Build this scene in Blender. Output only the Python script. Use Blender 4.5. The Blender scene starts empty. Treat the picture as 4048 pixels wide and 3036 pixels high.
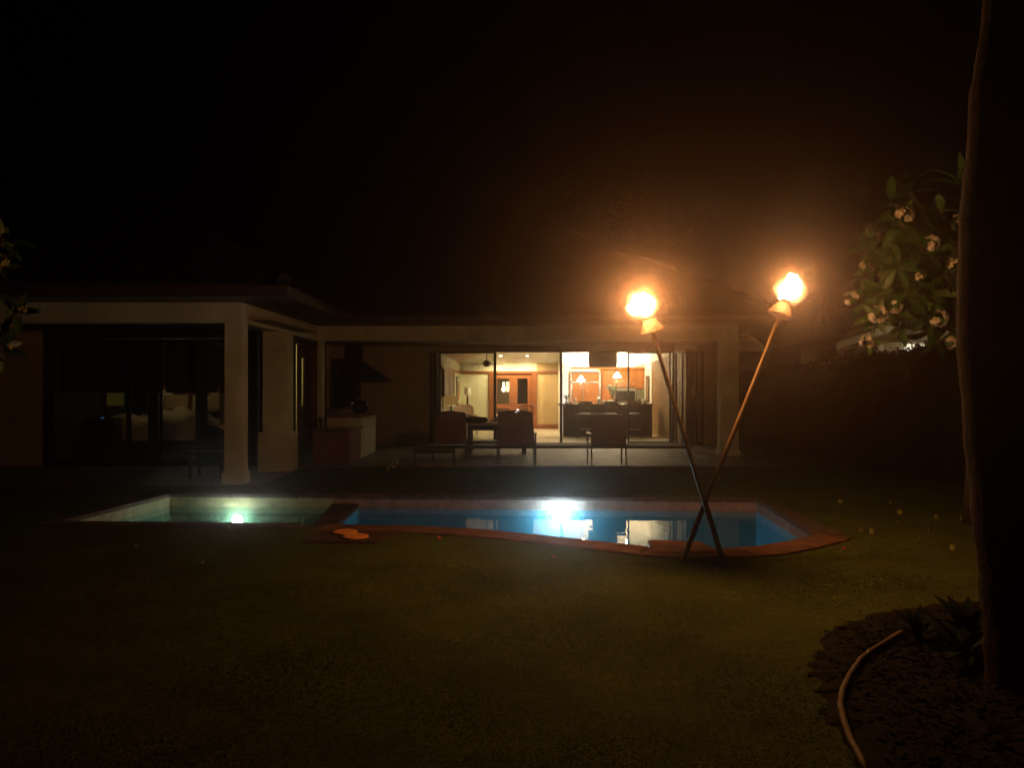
import bpy, math, random
import numpy as np
from mathutils import Vector, Matrix

random.seed(11)
rng = np.random.default_rng(11)
R = math.radians
SC = bpy.context.scene
COL = SC.collection

# ------------------------------------------------------------------ camera
F, CU, CV, HC = 3150.0, 2024.0, 1530.0, 1.6
def at(u, v, Y):
    """a picture direction at distance Y -> a point of the place (metres)"""
    return ((u - CU) / F * Y, Y, HC - (v - CV) / F * Y)
cam = bpy.data.cameras.new('camera')
cam.sensor_width = 36.0
cam.lens = 36.0 * F / 4048.0
cam.clip_start = 0.05
cam.clip_end = 500.0
camo = bpy.data.objects.new('camera', cam)
camo.location = (0, 0, HC)
camo.rotation_euler = (R(90) + math.atan(12 / F), 0, 0)
COL.objects.link(camo)
SC.camera = camo

# ------------------------------------------------------------------ night sky
W = bpy.data.worlds.new('World')
SC.world = W
W.use_nodes = True
wn = W.node_tree.nodes
wn.clear()
sky = wn.new('ShaderNodeTexSky')
sky.sky_type = 'NISHITA'
sky.sun_disc = False
sky.sun_elevation = R(-11)
sky.sun_rotation = R(200)
bg = wn.new('ShaderNodeBackground')
bg.inputs['Strength'].default_value = 0.02
wo = wn.new('ShaderNodeOutputWorld')
W.node_tree.links.new(sky.outputs[0], bg.inputs[0])
W.node_tree.links.new(bg.outputs[0], wo.inputs[0])

# ------------------------------------------------------------------ exposure and sampling
SC.view_settings.view_transform = 'Standard'
SC.view_settings.look = 'None'
SC.view_settings.exposure = 0.0
SC.view_settings.gamma = 1.0
SC.view_settings.use_curve_mapping = False
cy = SC.cycles
cy.use_denoising = True
try:
    cy.denoiser = 'OPENIMAGEDENOISE'
    cy.denoising_input_passes = 'RGB_ALBEDO'
except Exception:
    pass
cy.use_adaptive_sampling = False
cy.max_bounces = 5
cy.diffuse_bounces = 2
cy.glossy_bounces = 3
cy.transmission_bounces = 4
cy.volume_bounces = 0
cy.transparent_max_bounces = 10
cy.volume_step_rate = 1.5
cy.volume_max_steps = 128
cy.sample_clamp_indirect = 4.0
cy.caustics_reflective = False
cy.caustics_refractive = False

# lamp strengths, kept together
P_FLAME = (150.0, 80.0)
P_POOL = 64.0
P_SPA = 19.0
P_DOWN = 160.0
P_KITCHEN = 250.0
P_PENDANT = 26.0
P_STRIP = 170.0
P_BED = 2.8
P_HALL = 30.0
P_ENTRY = 5.0
P_NEIGH = 22.0
HAZE = 0.0088
FIRE = (1.0, 0.41, 0.12)

# ------------------------------------------------------------------ materials
MATS = {}
def mat(name, col, rough=0.6, var=0.25, scale=6.0, bump=0.15, metallic=0.0, col2=None,
        spec=0.4, stretch=(1, 1, 1), detail=4.0):
    if name in MATS:
        return MATS[name]
    m = bpy.data.materials.new(name)
    m.use_nodes = True
    nt = m.node_tree
    n = nt.nodes
    b = n['Principled BSDF']
    tc = n.new('ShaderNodeTexCoord')
    mp = n.new('ShaderNodeMapping')
    mp.inputs['Scale'].default_value = stretch
    nt.links.new(tc.outputs['Object'], mp.inputs[0])
    no = n.new('ShaderNodeTexNoise')
    no.inputs['Scale'].default_value = scale
    no.inputs['Detail'].default_value = detail
    no.inputs['Roughness'].default_value = 0.62
    nt.links.new(mp.outputs[0], no.inputs['Vector'])
    rp = n.new('ShaderNodeValToRGB')
    c = Vector(col)
    lo = c * (1 - var)
    hi = Vector(col2) if col2 else c * (1 + var)
    rp.color_ramp.elements[0].position = 0.3
    rp.color_ramp.elements[1].position = 0.7
    rp.color_ramp.elements[0].color = (*lo, 1)
    rp.color_ramp.elements[1].color = (*[min(x, 0.95) for x in hi], 1)
    nt.links.new(no.outputs['Fac'], rp.inputs[0])
    nt.links.new(rp.outputs[0], b.inputs['Base Color'])
    b.inputs['Roughness'].default_value = rough
    b.inputs['Metallic'].default_value = metallic
    b.inputs['Specular IOR Level'].default_value = spec
    if bump:
        n2 = n.new('ShaderNodeTexNoise')
        n2.inputs['Scale'].default_value = scale * 5
        n2.inputs['Detail'].default_value = 5.0
        nt.links.new(mp.outputs[0], n2.inputs['Vector'])
        bp = n.new('ShaderNodeBump')
        bp.inputs['Strength'].default_value = bump
        bp.inputs['Distance'].default_value = 0.02
        nt.links.new(n2.outputs['Fac'], bp.inputs['Height'])
        nt.links.new(bp.outputs[0], b.inputs['Normal'])
    MATS[name] = m
    return m

def glow(name, col, strength, clear=False):
    """something that gives off light; clear = gas one can see through (flame)"""
    if name in MATS:
        return MATS[name]
    m = bpy.data.materials.new(name)
    m.use_nodes = True
    nt = m.node_tree
    n = nt.nodes
    n.remove(n['Principled BSDF'])
    e = n.new('ShaderNodeEmission')
    e.inputs[0].default_value = (*col, 1)
    e.inputs[1].default_value = strength
    out = n['Material Output']
    if clear:
        t = n.new('ShaderNodeBsdfTransparent')
        a = n.new('ShaderNodeAddShader')
        nt.links.new(e.outputs[0], a.inputs[0])
        nt.links.new(t.outputs[0], a.inputs[1])
        nt.links.new(a.outputs[0], out.inputs[0])
    else:
        nt.links.new(e.outputs[0], out.inputs[0])
    try:
        m.cycles.emission_sampling = 'NONE'
    except Exception:
        pass
    MATS[name] = m
    return m

def sheet(name, tint, base, power, bump_scale=0.0, bump=0.0, rough=0.0):
    """clear sheet (pane of glass, surface of water): reflects more at a grazing angle, lets the rest through"""
    m = bpy.data.materials.new(name)
    m.use_nodes = True
    nt = m.node_tree
    n = nt.nodes
    n.remove(n['Principled BSDF'])
    lw = n.new('ShaderNodeLayerWeight')
    lw.inputs[0].default_value = 0.5
    pw = n.new('ShaderNodeMath')
    pw.operation = 'POWER'
    pw.inputs[1].default_value = power
    nt.links.new(lw.outputs['Facing'], pw.inputs[0])
    ma = n.new('ShaderNodeMath')
    ma.operation = 'MULTIPLY_ADD'
    ma.inputs[1].default_value = 1 - base
    ma.inputs[2].default_value = base
    nt.links.new(pw.outputs[0], ma.inputs[0])
    tr = n.new('ShaderNodeBsdfTransparent')
    tr.inputs[0].default_value = (*tint, 1)
    gl = n.new('ShaderNodeBsdfGlossy')
    gl.inputs['Roughness'].default_value = rough
    mx = n.new('ShaderNodeMixShader')
    nt.links.new(ma.outputs[0], mx.inputs[0])
    nt.links.new(tr.outputs[0], mx.inputs[1])
    nt.links.new(gl.outputs[0], mx.inputs[2])
    nt.links.new(mx.outputs[0], n['Material Output'].inputs[0])
    if bump:
        tc = n.new('ShaderNodeTexCoord')
        no = n.new('ShaderNodeTexNoise')
        no.inputs['Scale'].default_value = bump_scale
        no.inputs['Detail'].default_value = 2.0
        nt.links.new(tc.outputs['Object'], no.inputs['Vector'])
        bp = n.new('ShaderNodeBump')
        bp.inputs['Strength'].default_value = bump
        bp.inputs['Distance'].default_value = 0.05
        nt.links.new(no.outputs['Fac'], bp.inputs['Height'])
        nt.links.new(bp.outputs[0], gl.inputs['Normal'])
    MATS[name] = m
    return m

M_STUCCO = mat('stucco', (0.54, 0.55, 0.44), 0.9, 0.2, 1.6, 0.3, detail=8.0)
M_WALL = mat('wall_paint', (0.40, 0.32, 0.22), 0.85, 0.12, 2.5, 0.2)
M_CREAM = mat('cream_paint', (0.68, 0.63, 0.44), 0.8, 0.05, 2.0, 0.08)
M_TAN = mat('tan_paint', (0.48, 0.33, 0.15), 0.8, 0.06, 2.0, 0.08)
M_WHITE = mat('white_paint', (0.80, 0.78, 0.70), 0.7, 0.04, 2.0, 0.05)
M_BEDWALL = mat('brown_bedroom_paint', (0.07, 0.05, 0.035), 0.85, 0.1, 2.0, 0.1)  # dimness of the bedroom put into the wall colour
M_SOFFIT = mat('soffit_paint', (0.34, 0.28, 0.20), 0.85, 0.12, 3.0, 0.15)
M_ROOF = mat('clay_roof_tile', (0.018, 0.010, 0.008), 0.95, 0.45, 4.0, 0.2, spec=0.0)
M_DARKWOOD = mat('dark_wood', (0.055, 0.028, 0.016), 0.5, 0.35, 5.0, 0.15, stretch=(1, 1, 8))
M_REDWOOD = mat('red_wood', (0.26, 0.085, 0.025), 0.42, 0.25, 5.0, 0.1, stretch=(6, 6, 1))
M_CABWOOD = mat('cabinet_wood', (0.50, 0.17, 0.035), 0.4, 0.16, 4.0, 0.06, stretch=(6, 6, 1))
M_BROWNWALL = mat('brown_panelling', (0.20, 0.11, 0.045), 0.6, 0.12, 3.0, 0.1)
M_BRONZE = mat('bronze_frame', (0.035, 0.022, 0.015), 0.45, 0.3, 8.0, 0.05, metallic=0.3)
M_STEEL = mat('brushed_steel', (0.62, 0.60, 0.56), 0.28, 0.1, 20.0, 0.05, metallic=0.9)
M_BLACK = mat('black_enamel', (0.012, 0.012, 0.013), 0.25, 0.3, 8.0, 0.0)
M_STONE = mat('slate_paver', (0.13, 0.105, 0.085), 0.55, 0.35, 5.0, 0.4)
M_STONE2 = mat('slate_paver_pale', (0.19, 0.155, 0.12), 0.55, 0.35, 5.0, 0.4)
M_MORTAR = mat('paver_bed', (0.05, 0.042, 0.035), 0.9, 0.3, 9.0, 0.3)
M_TILEFLOOR = mat('cream_floor_tile', (0.50, 0.43, 0.30), 0.35, 0.12, 2.0, 0.05)
M_COPING = mat('terracotta_coping', (0.15, 0.068, 0.033), 0.85, 0.45, 5.0, 0.4)
M_DECK = mat('dark_deck_stone', (0.085, 0.055, 0.042), 0.85, 0.35, 6.0, 0.4)
M_PAD = mat('dark_terracotta', (0.065, 0.025, 0.015), 0.9, 0.35, 6.0, 0.4)
M_BAND = mat('waterline_stone', (0.27, 0.19, 0.16), 0.7, 0.3, 6.0, 0.3)
M_SPABAND = mat('spa_wall_stone', (0.30, 0.28, 0.15), 0.7, 0.3, 6.0, 0.3)
M_POOL = mat('blue_pool_plaster', (0.045, 0.25, 0.36), 0.8, 0.15, 2.0, 0.1)
M_SPA = mat('green_spa_plaster', (0.055, 0.15, 0.09), 0.8, 0.2, 3.0, 0.1)
M_LAWN = mat('lawn_soil', (0.066, 0.082, 0.014), 0.95, 0.35, 1.3, 0.3, spec=0.1)
M_GRASS = mat('grass_blade', (0.078, 0.104, 0.016), 0.8, 0.3, 0.9, 0.0, detail=6.0)
_nt = M_GRASS.node_tree
_geo = _nt.nodes.new('ShaderNodeNewGeometry')
_mix = _nt.nodes.new('ShaderNodeMix'); _mix.data_type = 'VECTOR'
_mix.inputs['Factor'].default_value = 0.75
_nt.links.new(_geo.outputs['Normal'], _mix.inputs[4])
_mix.inputs[5].default_value = (0, 0, 1)
_nt.links.new(_mix.outputs[1], _nt.nodes['Principled BSDF'].inputs['Normal'])
M_MULCH = mat('bark_mulch', (0.014, 0.011, 0.005), 0.95, 0.5, 14.0, 0.5, spec=0.1)
M_BAMBOO = mat('bamboo', (0.25, 0.15, 0.055), 0.5, 0.3, 6.0, 0.1, stretch=(4, 4, 1))
M_COPPER = mat('copper', (0.24, 0.145, 0.085), 0.55, 0.4, 12.0, 0.2, metallic=0.4)
M_WICK = mat('wick', (0.10, 0.08, 0.06), 0.95, 0.3, 30.0, 0.3)
M_LEAF = mat('plumeria_leaf', (0.030, 0.075, 0.015), 0.5, 0.4, 5.0, 0.1)
M_LEAF2 = mat('plumeria_leaf_young', (0.055, 0.10, 0.025), 0.5, 0.35, 5.0, 0.1)
M_PETAL = mat('plumeria_petal', (0.46, 0.42, 0.34), 0.8, 0.12, 12.0, 0.0)
M_YPETAL = mat('yellow_petal', (0.32, 0.28, 0.07), 0.8, 0.2, 12.0, 0.0)
M_BARK = mat('grey_bark', (0.055, 0.042, 0.026), 0.9, 0.35, 7.0, 0.5)
M_PALM = mat('palm_bark', (0.045, 0.028, 0.017), 0.95, 0.5, 9.0, 0.9, spec=0.1)
M_FROND = mat('palm_frond', (0.045, 0.075, 0.02), 0.55, 0.3, 5.0, 0.1)
M_HEDGE = mat('hedge_leaf', (0.036, 0.026, 0.011), 0.9, 0.5, 3.0, 0.0, spec=0.1)
M_BROM = mat('bromeliad_leaf', (0.012, 0.024, 0.014), 0.9, 0.35, 5.0, 0.05, spec=0.1)
M_HOSE = mat('tan_hose', (0.13, 0.082, 0.038), 0.7, 0.2, 8.0, 0.05)
M_SLING = mat('brown_sling_fabric', (0.20, 0.125, 0.09), 0.85, 0.2, 60.0, 0.15)
M_CHFRAME = mat('chair_frame_metal', (0.14, 0.11, 0.09), 0.35, 0.2, 10.0, 0.05, metallic=0.6)
M_LINEN = mat('white_linen', (0.66, 0.58, 0.44), 0.9, 0.08, 5.0, 0.3)
M_PILLOW = mat('beige_pillow', (0.58, 0.47, 0.30), 0.9, 0.1, 5.0, 0.3)
M_SHADEFAB = mat('dark_roman_shade', (0.045, 0.055, 0.05), 0.9, 0.2, 30.0, 0.2)
M_PINK = mat('rose_upholstery', (0.72, 0.50, 0.38), 0.9, 0.15, 9.0, 0.2)
M_REDSTUC = mat('red_brown_stucco', (0.17, 0.075, 0.06), 0.9, 0.2, 4.0, 0.3)
M_GRANITE = mat('speckled_granite', (0.09, 0.08, 0.065), 0.2, 0.6, 40.0, 0.0)
M_BROWNDRUM = mat('brown_fabric_drum', (0.22, 0.13, 0.055), 0.85, 0.1, 30.0, 0.1)
M_CLOTH = mat('cream_table_top', (0.50, 0.43, 0.33), 0.5, 0.12, 6.0, 0.05)
M_WICKER = mat('dark_wicker', (0.03, 0.028, 0.02), 0.7, 0.4, 40.0, 0.4)
M_ART = mat('orange_painting', (0.10, 0.06, 0.05), 0.7, 0.5, 2.2, 0.05, col2=(0.62, 0.26, 0.05))
M_MATB = mat('cream_mount', (0.65, 0.60, 0.48), 0.8, 0.05, 5.0, 0.0)
M_CERAMIC = mat('white_ceramic', (0.75, 0.72, 0.66), 0.25, 0.05, 5.0, 0.0)
M_HERB = mat('herb_leaf', (0.07, 0.10, 0.03), 0.6, 0.4, 12.0, 0.0)
M_LIDO = mat('orange_lid', (0.80, 0.33, 0.09), 0.6, 0.15, 10.0, 0.1)
M_RED = mat('red_petal', (0.55, 0.07, 0.03), 0.6, 0.2, 12.0, 0.0)
M_GREYTILE = mat('grey_green_backsplash', (0.20, 0.19, 0.12), 0.4, 0.2, 8.0, 0.1)
M_NEIGH = mat('neighbour_siding', (0.38, 0.32, 0.20), 0.8, 0.1, 3.0, 0.1)
M_NROOF = mat('neighbour_shingle', (0.10, 0.075, 0.05), 0.9, 0.3, 6.0, 0.2)
M_SMOKE = mat('smoked_glass', (0.03, 0.012, 0.008), 0.35, 0.2, 4.0, 0.0)
M_GLASS = sheet('window_glass', (0.93, 0.94, 0.92), 0.035, 5.0)
M_DGLASS = sheet('tinted_glass', (0.35, 0.36, 0.33), 0.05, 5.0)
M_WATER = sheet('pool_water', (0.90, 0.97, 0.98), 0.02, 4.6, 2.4, 0.05)

# ------------------------------------------------------------------ building blocks
ORG = {}
class MB:
    def __init__(s):
        s.v, s.f = [], []
    def add(s, vs, fs):
        o = len(s.v)
        s.v += [tuple(p) for p in vs]
        s.f += [tuple(i + o for i in f) for f in fs]
        return s
    def box(s, x0, x1, y0, y1, z0, z1):
        v = [(x0, y0, z0), (x1, y0, z0), (x1, y1, z0), (x0, y1, z0), (x0, y0, z1), (x1, y0, z1), (x1, y1, z1), (x0, y1, z1)]
        return s.add(v, [(3, 2, 1, 0), (4, 5, 6, 7), (0, 1, 5, 4), (1, 2, 6, 5), (2, 3, 7, 6), (3, 0, 4, 7)])
    def hexa(s, b, t):
        return s.add(list(b) + list(t), [(3, 2, 1, 0), (4, 5, 6, 7), (0, 1, 5, 4), (1, 2, 6, 5), (2, 3, 7, 6), (3, 0, 4, 7)])
    def poly(s, pts):
        return s.add(pts, [tuple(range(len(pts)))])
    def tube(s, pts, rad, n=10, caps=True):
        pts = [Vector(p) for p in pts]
        if not hasattr(rad, '__len__'):
            rad = [rad] * len(pts)
        vs, fs = [], []
        prev = None
        for i, p in enumerate(pts):
            a = pts[max(i - 1, 0)]
            b = pts[min(i + 1, len(pts) - 1)]
            d = (b - a).normalized()
            if prev is None:
                up = Vector((0, 0, 1)) if abs(d.z) < 0.9 else Vector((1, 0, 0))
                x = d.cross(up).normalized()
            else:
                x = (prev - d * prev.dot(d)).normalized()
            prev = x
            y = d.cross(x)
            for k in range(n):
                t = 2 * math.pi * k / n
                vs.append(p + (x * math.cos(t) + y * math.sin(t)) * rad[i])
        for i in range(len(pts) - 1):
            for k in range(n):
                k2 = (k + 1) % n
                fs.append((i * n + k, i * n + k2, (i + 1) * n + k2, (i + 1) * n + k))
        if caps:
            fs.append(tuple(range(n - 1, -1, -1)))
            fs.append(tuple(range((len(pts) - 1) * n, len(pts) * n)))
        return s.add(vs, fs)
    def lathe(s, prof, c=(0, 0, 0), n=20, caps=True, M=None):
        vs, fs = [], []
        for r, z in prof:
            for k in range(n):
                t = 2 * math.pi * k / n
                p = Vector((r * math.cos(t), r * math.sin(t), z))
                if M is not None:
                    p = M @ p
                vs.append(p + Vector(c))
        for i in range(len(prof) - 1):
            for k in range(n):
                k2 = (k + 1) % n
                fs.append((i * n + k, i * n + k2, (i + 1) * n + k2, (i + 1) * n + k))
        if caps:
            fs.append(tuple(range(n - 1, -1, -1)))
            fs.append(tuple(range((len(prof) - 1) * n, len(prof) * n)))
        return s.add(vs, fs)
    def pad(s, x0, x1, y0, y1, z0, z1, nx=8, ny=8, puff=0.5, jit=0.0):
        """cushion: a box with rounded, puffed faces"""
        vs, fs = [], []
        for top in (1, 0):
            for i in range(nx + 1):
                for j in range(ny + 1):
                    a, b = i / nx * 2 - 1, j / ny * 2 - 1
                    h = ((1 - a ** 4) * (1 - b ** 4)) ** puff
                    zm = (z0 + z1) / 2
                    z = zm + (1 if top else -1) * (z1 - z0) / 2 * h + (random.uniform(-jit, jit) if top else 0)
                    vs.append((x0 + (x1 - x0) * i / nx, y0 + (y1 - y0) * j / ny, z))
        N = (nx + 1) * (ny + 1)
        for i in range(nx):
            for j in range(ny):
                q = (i * (ny + 1) + j, (i + 1) * (ny + 1) + j, (i + 1) * (ny + 1) + j + 1, i * (ny + 1) + j + 1)
                fs.append(q)
                fs.append(tuple(N + k for k in reversed(q)))
        return s.add(vs, fs)
    def build(s, name, m, parent=None, smooth=False, bevel=0.0, origin=None):
        if origin is None:
            if parent is not None:
                origin = ORG[parent.name]
            else:
                a = np.array(s.v)
                origin = ((a[:, 0].min() + a[:, 0].max()) / 2, (a[:, 1].min() + a[:, 1].max()) / 2, a[:, 2].min())
        me = bpy.data.meshes.new(name)
        ox, oy, oz = origin
        me.from_pydata([(x - ox, y - oy, z - oz) for x, y, z in s.v], [], s.f)
        me.materials.append(m)
        if smooth:
            me.polygons.foreach_set('use_smooth', [True] * len(me.polygons))
        me.update()
        o = bpy.data.objects.new(name, me)
        COL.objects.link(o)
        ORG[o.name] = tuple(origin)
        if parent is not None:
            o.parent = parent
        else:
            o.location = origin
        if bevel:
            b = o.modifiers.new('bevel', 'BEVEL')
            b.width = bevel
            b.segments = 2
            b.limit_method = 'ANGLE'
        return o

def tag(o, label=None, cat=None, group=None, kind=None):
    if label: o['label'] = label
    if cat: o['category'] = cat
    if group: o['group'] = group
    if kind: o['kind'] = kind
    return o
def thing(name, label, cat, loc, group=None, rz=0.0, local=False):
    o = bpy.data.objects.new(name, None)
    o.empty_display_size = 0.1
    COL.objects.link(o)
    o.location = loc
    o.rotation_euler = (0, 0, rz)
    ORG[o.name] = (0, 0, 0) if local else tuple(loc)
    return tag(o, label, cat, group)
def struct(o):
    return tag(o, kind='structure')
def child(src, parent, loc=(0, 0, 0), rot=(0, 0, 0), scale=(1, 1, 1)):
    c = src.copy()
    COL.objects.link(c)
    c.parent = parent
    c.location, c.rotation_euler, c.scale = loc, rot, scale
    return c
def inst(name, me, parent, matrix):
    o = bpy.data.objects.new(name, me)
    COL.objects.link(o)
    o.parent = parent
    o.matrix_local = matrix
    return o
def copy_tree(o, parent=None):
    c = o.copy()
    COL.objects.link(c)
    ORG[c.name] = ORG.get(o.name, (0, 0, 0))
    c.parent = parent
    for ch in list(o.children):
        copy_tree(ch, c)
    return c
def lamp(name, kind, loc, power, col, parent=None, radius=0.05, rot=None, **kw):
    l = bpy.data.lights.new(name, kind)
    l.energy = power
    l.color = col
    if kind in ('POINT', 'SPOT'):
        l.shadow_soft_size = radius
    for k, v in kw.items():
        setattr(l, k, v)
    o = bpy.data.objects.new(name, l)
    COL.objects.link(o)
    if parent is not None:
        o.parent = parent
        og = ORG[parent.name]
        o.location = [loc[i] - og[i] for i in range(3)]
    else:
        o.location = loc
    if rot:
        o.rotation_euler = rot
    return o
WARM = (1.0, 0.72, 0.36)

# ================================================================== the pool rim (plan outline)
SPA = [(-5.31, 9.40), (-2.42, 9.23), (-2.62, 11.66), (-5.06, 11.78)]
POOL = [(-2.15, 9.16), (-1.22, 9.08), (-0.43, 8.86), (0.174, 8.57), (0.78, 8.21), (1.343, 7.85), (1.70, 7.78), (1.98, 7.79),
        (2.19, 7.82), (2.47, 7.90), (2.80, 8.13), (3.17, 8.45), (3.29, 8.60), (3.44, 11.25), (-2.24, 11.63)]
def offset(poly, d):
    n = len(poly)
    out = []
    for i in range(n):
        p, q, r = Vector(poly[i - 1]), Vector(poly[i]), Vector(poly[(i + 1) % n])
        a, b = (q - p).normalized(), (r - q).normalized()
        na, nb = Vector((a.y, -a.x)), Vector((b.y, -b.x))
        m = (na + nb).normalized()
        k = d / max(m.dot(na), 0.5)
        out.append((q.x + m.x * k, q.y + m.y * k))
    return out
RIM = SPA[:2] + POOL[:14] + [SPA[3]]      # the joint outline, counter-clockwise
def inside(poly, x, y):
    c = False
    n = len(poly)
    for i in range(n):
        x1, y1 = poly[i]
        x2, y2 = poly[i - 1]
        if (y1 > y) != (y2 > y) and x < (x2 - x1) * (y - y1) / (y2 - y1) + x1:
            c = not c
    return c
def inside_np(poly, x, y):
    c = np.zeros(len(x), bool)
    for i in range(len(poly)):
        x1, y1 = poly[i]
        x2, y2 = poly[i - 1]
        if y1 == y2:
            continue
        hit = ((y1 > y) != (y2 > y)) & (x < (x2 - x1) * (y - y1) / (y2 - y1) + x1)
        c ^= hit
    return c

# ================================================================== ground
import bmesh
bm = bmesh.new()
hole = offset(RIM, 0.10)
outer = [(-70, -25), (70, -25), (70, 90), (-70, 90)]
def loop(pts):
    vs = [bm.verts.new((x, y, 0)) for x, y in pts]
    return [bm.edges.new((vs[i], vs[(i + 1) % len(vs)])) for i in range(len(vs))]
es = loop(outer) + loop(hole)
bmesh.ops.triangle_fill(bm, use_beauty=True, use_dissolve=False, edges=es)
for f in list(bm.faces):
    c = f.calc_center_median()
    if inside(hole, c.x, c.y):
        bm.faces.remove(f)
bmesh.ops.recalc_face_normals(bm, faces=bm.faces)
me = bpy.data.meshes.new('lawn')
bm.to_mesh(me)
bm.free()
me.materials.append(M_LAWN)
lawn = bpy.data.objects.new('lawn', me)
COL.objects.link(lawn)
struct(lawn)

BED = [(1.55, 2.2), (1.48, 3.2), (1.50, 3.8), (1.72, 4.6), (2.1, 5.25), (2.6, 5.65), (3.3, 5.9), (4.6, 6.0), (6.0, 5.0), (6.0, 1.2), (2.0, 1.2)]
_d = []
for i in range(len(BED)):
    (x0, y0), (x1, y1) = BED[i], BED[(i + 1) % len(BED)]
    for j in range(10):
        a = j / 10
        _d.append((x0 + (x1 - x0) * a + random.uniform(-.035, .035), y0 + (y1 - y0) * a + random.uniform(-.035, .035)))
BED = _d
b = MB()
cx, cyy = 3.4, 3.6
ins = [(x + (cx - x) * 0.06, y + (cyy - y) * 0.06) for x, y in BED]
n = len(BED)
b.add([(x, y, 0.002) for x, y in BED] + [(x, y, 0.03) for x, y in ins],
      [(i, (i + 1) % n, n + (i + 1) % n, n + i) for i in range(n)] + [tuple(range(n, 2 * n))])
bed = struct(b.build('mulch_bed', M_MULCH))

def stuff_tris(name, P, m, parent=None):
    """P: (n, k, 3) polygons of k corners each -> one object"""
    n, k = P.shape[0], P.shape[1]
    me = bpy.data.meshes.new(name)
    me.vertices.add(n * k)
    me.vertices.foreach_set('co', P.reshape(-1).astype(np.float32))
    me.loops.add(n * k)
    me.loops.foreach_set('vertex_index', np.arange(n * k, dtype=np.int32))
    me.polygons.add(n)
    me.polygons.foreach_set('loop_start', np.arange(0, n * k, k, dtype=np.int32))
    me.polygons.foreach_set('loop_total', np.full(n, k, dtype=np.int32))
    me.materials.append(m)
    me.update(calc_edges=True)
    o = bpy.data.objects.new(name, me)
    COL.objects.link(o)
    if parent is not None:
        o.parent = parent
    return o

def blades(n, xr, yr, hmin, hmax, w):
    x = rng.uniform(*xr, n)
    y = rng.uniform(*yr, n)
    keep = ~inside_np(offset(RIM, 0.36), x, y) & ~inside_np(BED, x, y)
    x, y = x[keep], y[keep]
    k = len(x)
    a = rng.uniform(0, 2 * np.pi, k)
    patch = 0.75 + 0.35 * np.sin(x * 2.1 + 1.3 * np.sin(y * 1.7)) * np.sin(y * 2.6 + np.sin(x * 1.1))
    h = rng.uniform(hmin, hmax, k) * patch
    l = rng.uniform(0.2, 0.9, k) * h
    d = rng.uniform(0, 2 * np.pi, k)
    P = np.zeros((k, 3, 3))
    P[:, 0] = np.stack([x - np.cos(a) * w, y - np.sin(a) * w, np.zeros(k)], 1)
    P[:, 1] = np.stack([x + np.cos(a) * w, y + np.sin(a) * w, np.zeros(k)], 1)
    P[:, 2] = np.stack([x + np.cos(d) * l, y + np.sin(d) * l, h], 1)
    return P
g = np.concatenate([blades(300000, (-4.5, 4.5), (2.0, 6.0), 0.003, 0.010, 0.003),
                    blades(180000, (-7.5, 7.5), (6.0, 9.6), 0.006, 0.016, 0.0045),
                    blades(50000, (-4.0, 6.5), (11.5, 15.5), 0.012, 0.03, 0.007)])
tag(stuff_tris('grass', g, M_GRASS), 'short mown grass blades covering the lawn in front of the pool', 'grass', kind='stuff')
k = 16000
x = rng.uniform(1.5, 6, k); y = rng.uniform(1.3, 6, k)
kp = inside_np(ins, x + rng.normal(0, .09, k), y + rng.normal(0, .09, k)); x, y = x[kp], y[kp]; k = len(x)
a = rng.uniform(0, 6.28, k); L = rng.uniform(0.006, 0.028, k); Wd = L * rng.uniform(0.25, 0.5, k)
z = np.where(inside_np(ins, x, y), 0.03, 0.008) + rng.uniform(0.002, 0.02, k); t = rng.uniform(-0.01, 0.01, (k, 4))
ca, sa = np.cos(a), np.sin(a)
P = np.stack([np.stack([x + sx * L * ca - sy * Wd * sa, y + sx * L * sa + sy * Wd * ca, z + t[:, i]], 1)
              for i, (sx, sy) in enumerate(((-1, -1), (1, -1), (1, 1), (-1, 1)))], 1)
tag(stuff_tris('mulch', P, M_MULCH), 'dark bark chips strewn over the planting bed beside the palm', 'mulch', kind='stuff')

# ================================================================== pool, spa and water
ZW = -0.14
pool = thing('swimming_pool', 'freeform swimming pool with glowing blue water and terracotta coping', 'pool', (0.6, 9.7, 0))
spa = thing('spa_pool', 'small green spa pool joined to the end of the swimming pool', 'spa', (-3.9, 10.5, 0))
def basin(root, poly, mb, mw, zf, skip=()):
    w, bd, fl = MB(), MB(), MB()
    n = len(poly)
    for i in range(n):
        p, q = poly[i], poly[(i + 1) % n]
        if i not in skip:
            bd.add([(*p, 0.0), (*q, 0.0), (*q, -0.17), (*p, -0.17)], [(0, 1, 2, 3)])
        w.add([(*p, -0.17), (*q, -0.17), (*q, zf), (*p, zf)], [(0, 1, 2, 3)])
    fl.poly([(*p, zf) for p in poly])
    bd.build('waterline_band', mb, root)
    w.build('basin_wall', mw, root)
    fl.build('basin_floor', mw, root)
basin(pool, POOL, M_BAND, M_POOL, -1.15, skip=(14,))
basin(spa, SPA, M_SPABAND, M_SPA, -0.95, skip=(1,))
MB().hexa([(SPA[1][0], SPA[1][1], -0.9), (POOL[0][0], POOL[0][1], -0.9), (POOL[14][0], POOL[14][1], -0.9), (SPA[2][0], SPA[2][1], -0.9)],
          [(SPA[1][0] + .002, SPA[1][1], -0.105), (POOL[0][0] - .002, POOL[0][1], -0.105), (POOL[14][0] - .002, POOL[14][1], -0.105), (SPA[2][0] + .002, SPA[2][1], -0.105)]
          ).build('spillway_wall', M_PAD, spa)
MB().box(-5.02, -2.65, 11.10, 11.64, -0.94, -0.46).build('bench', M_SPA, spa)
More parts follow.
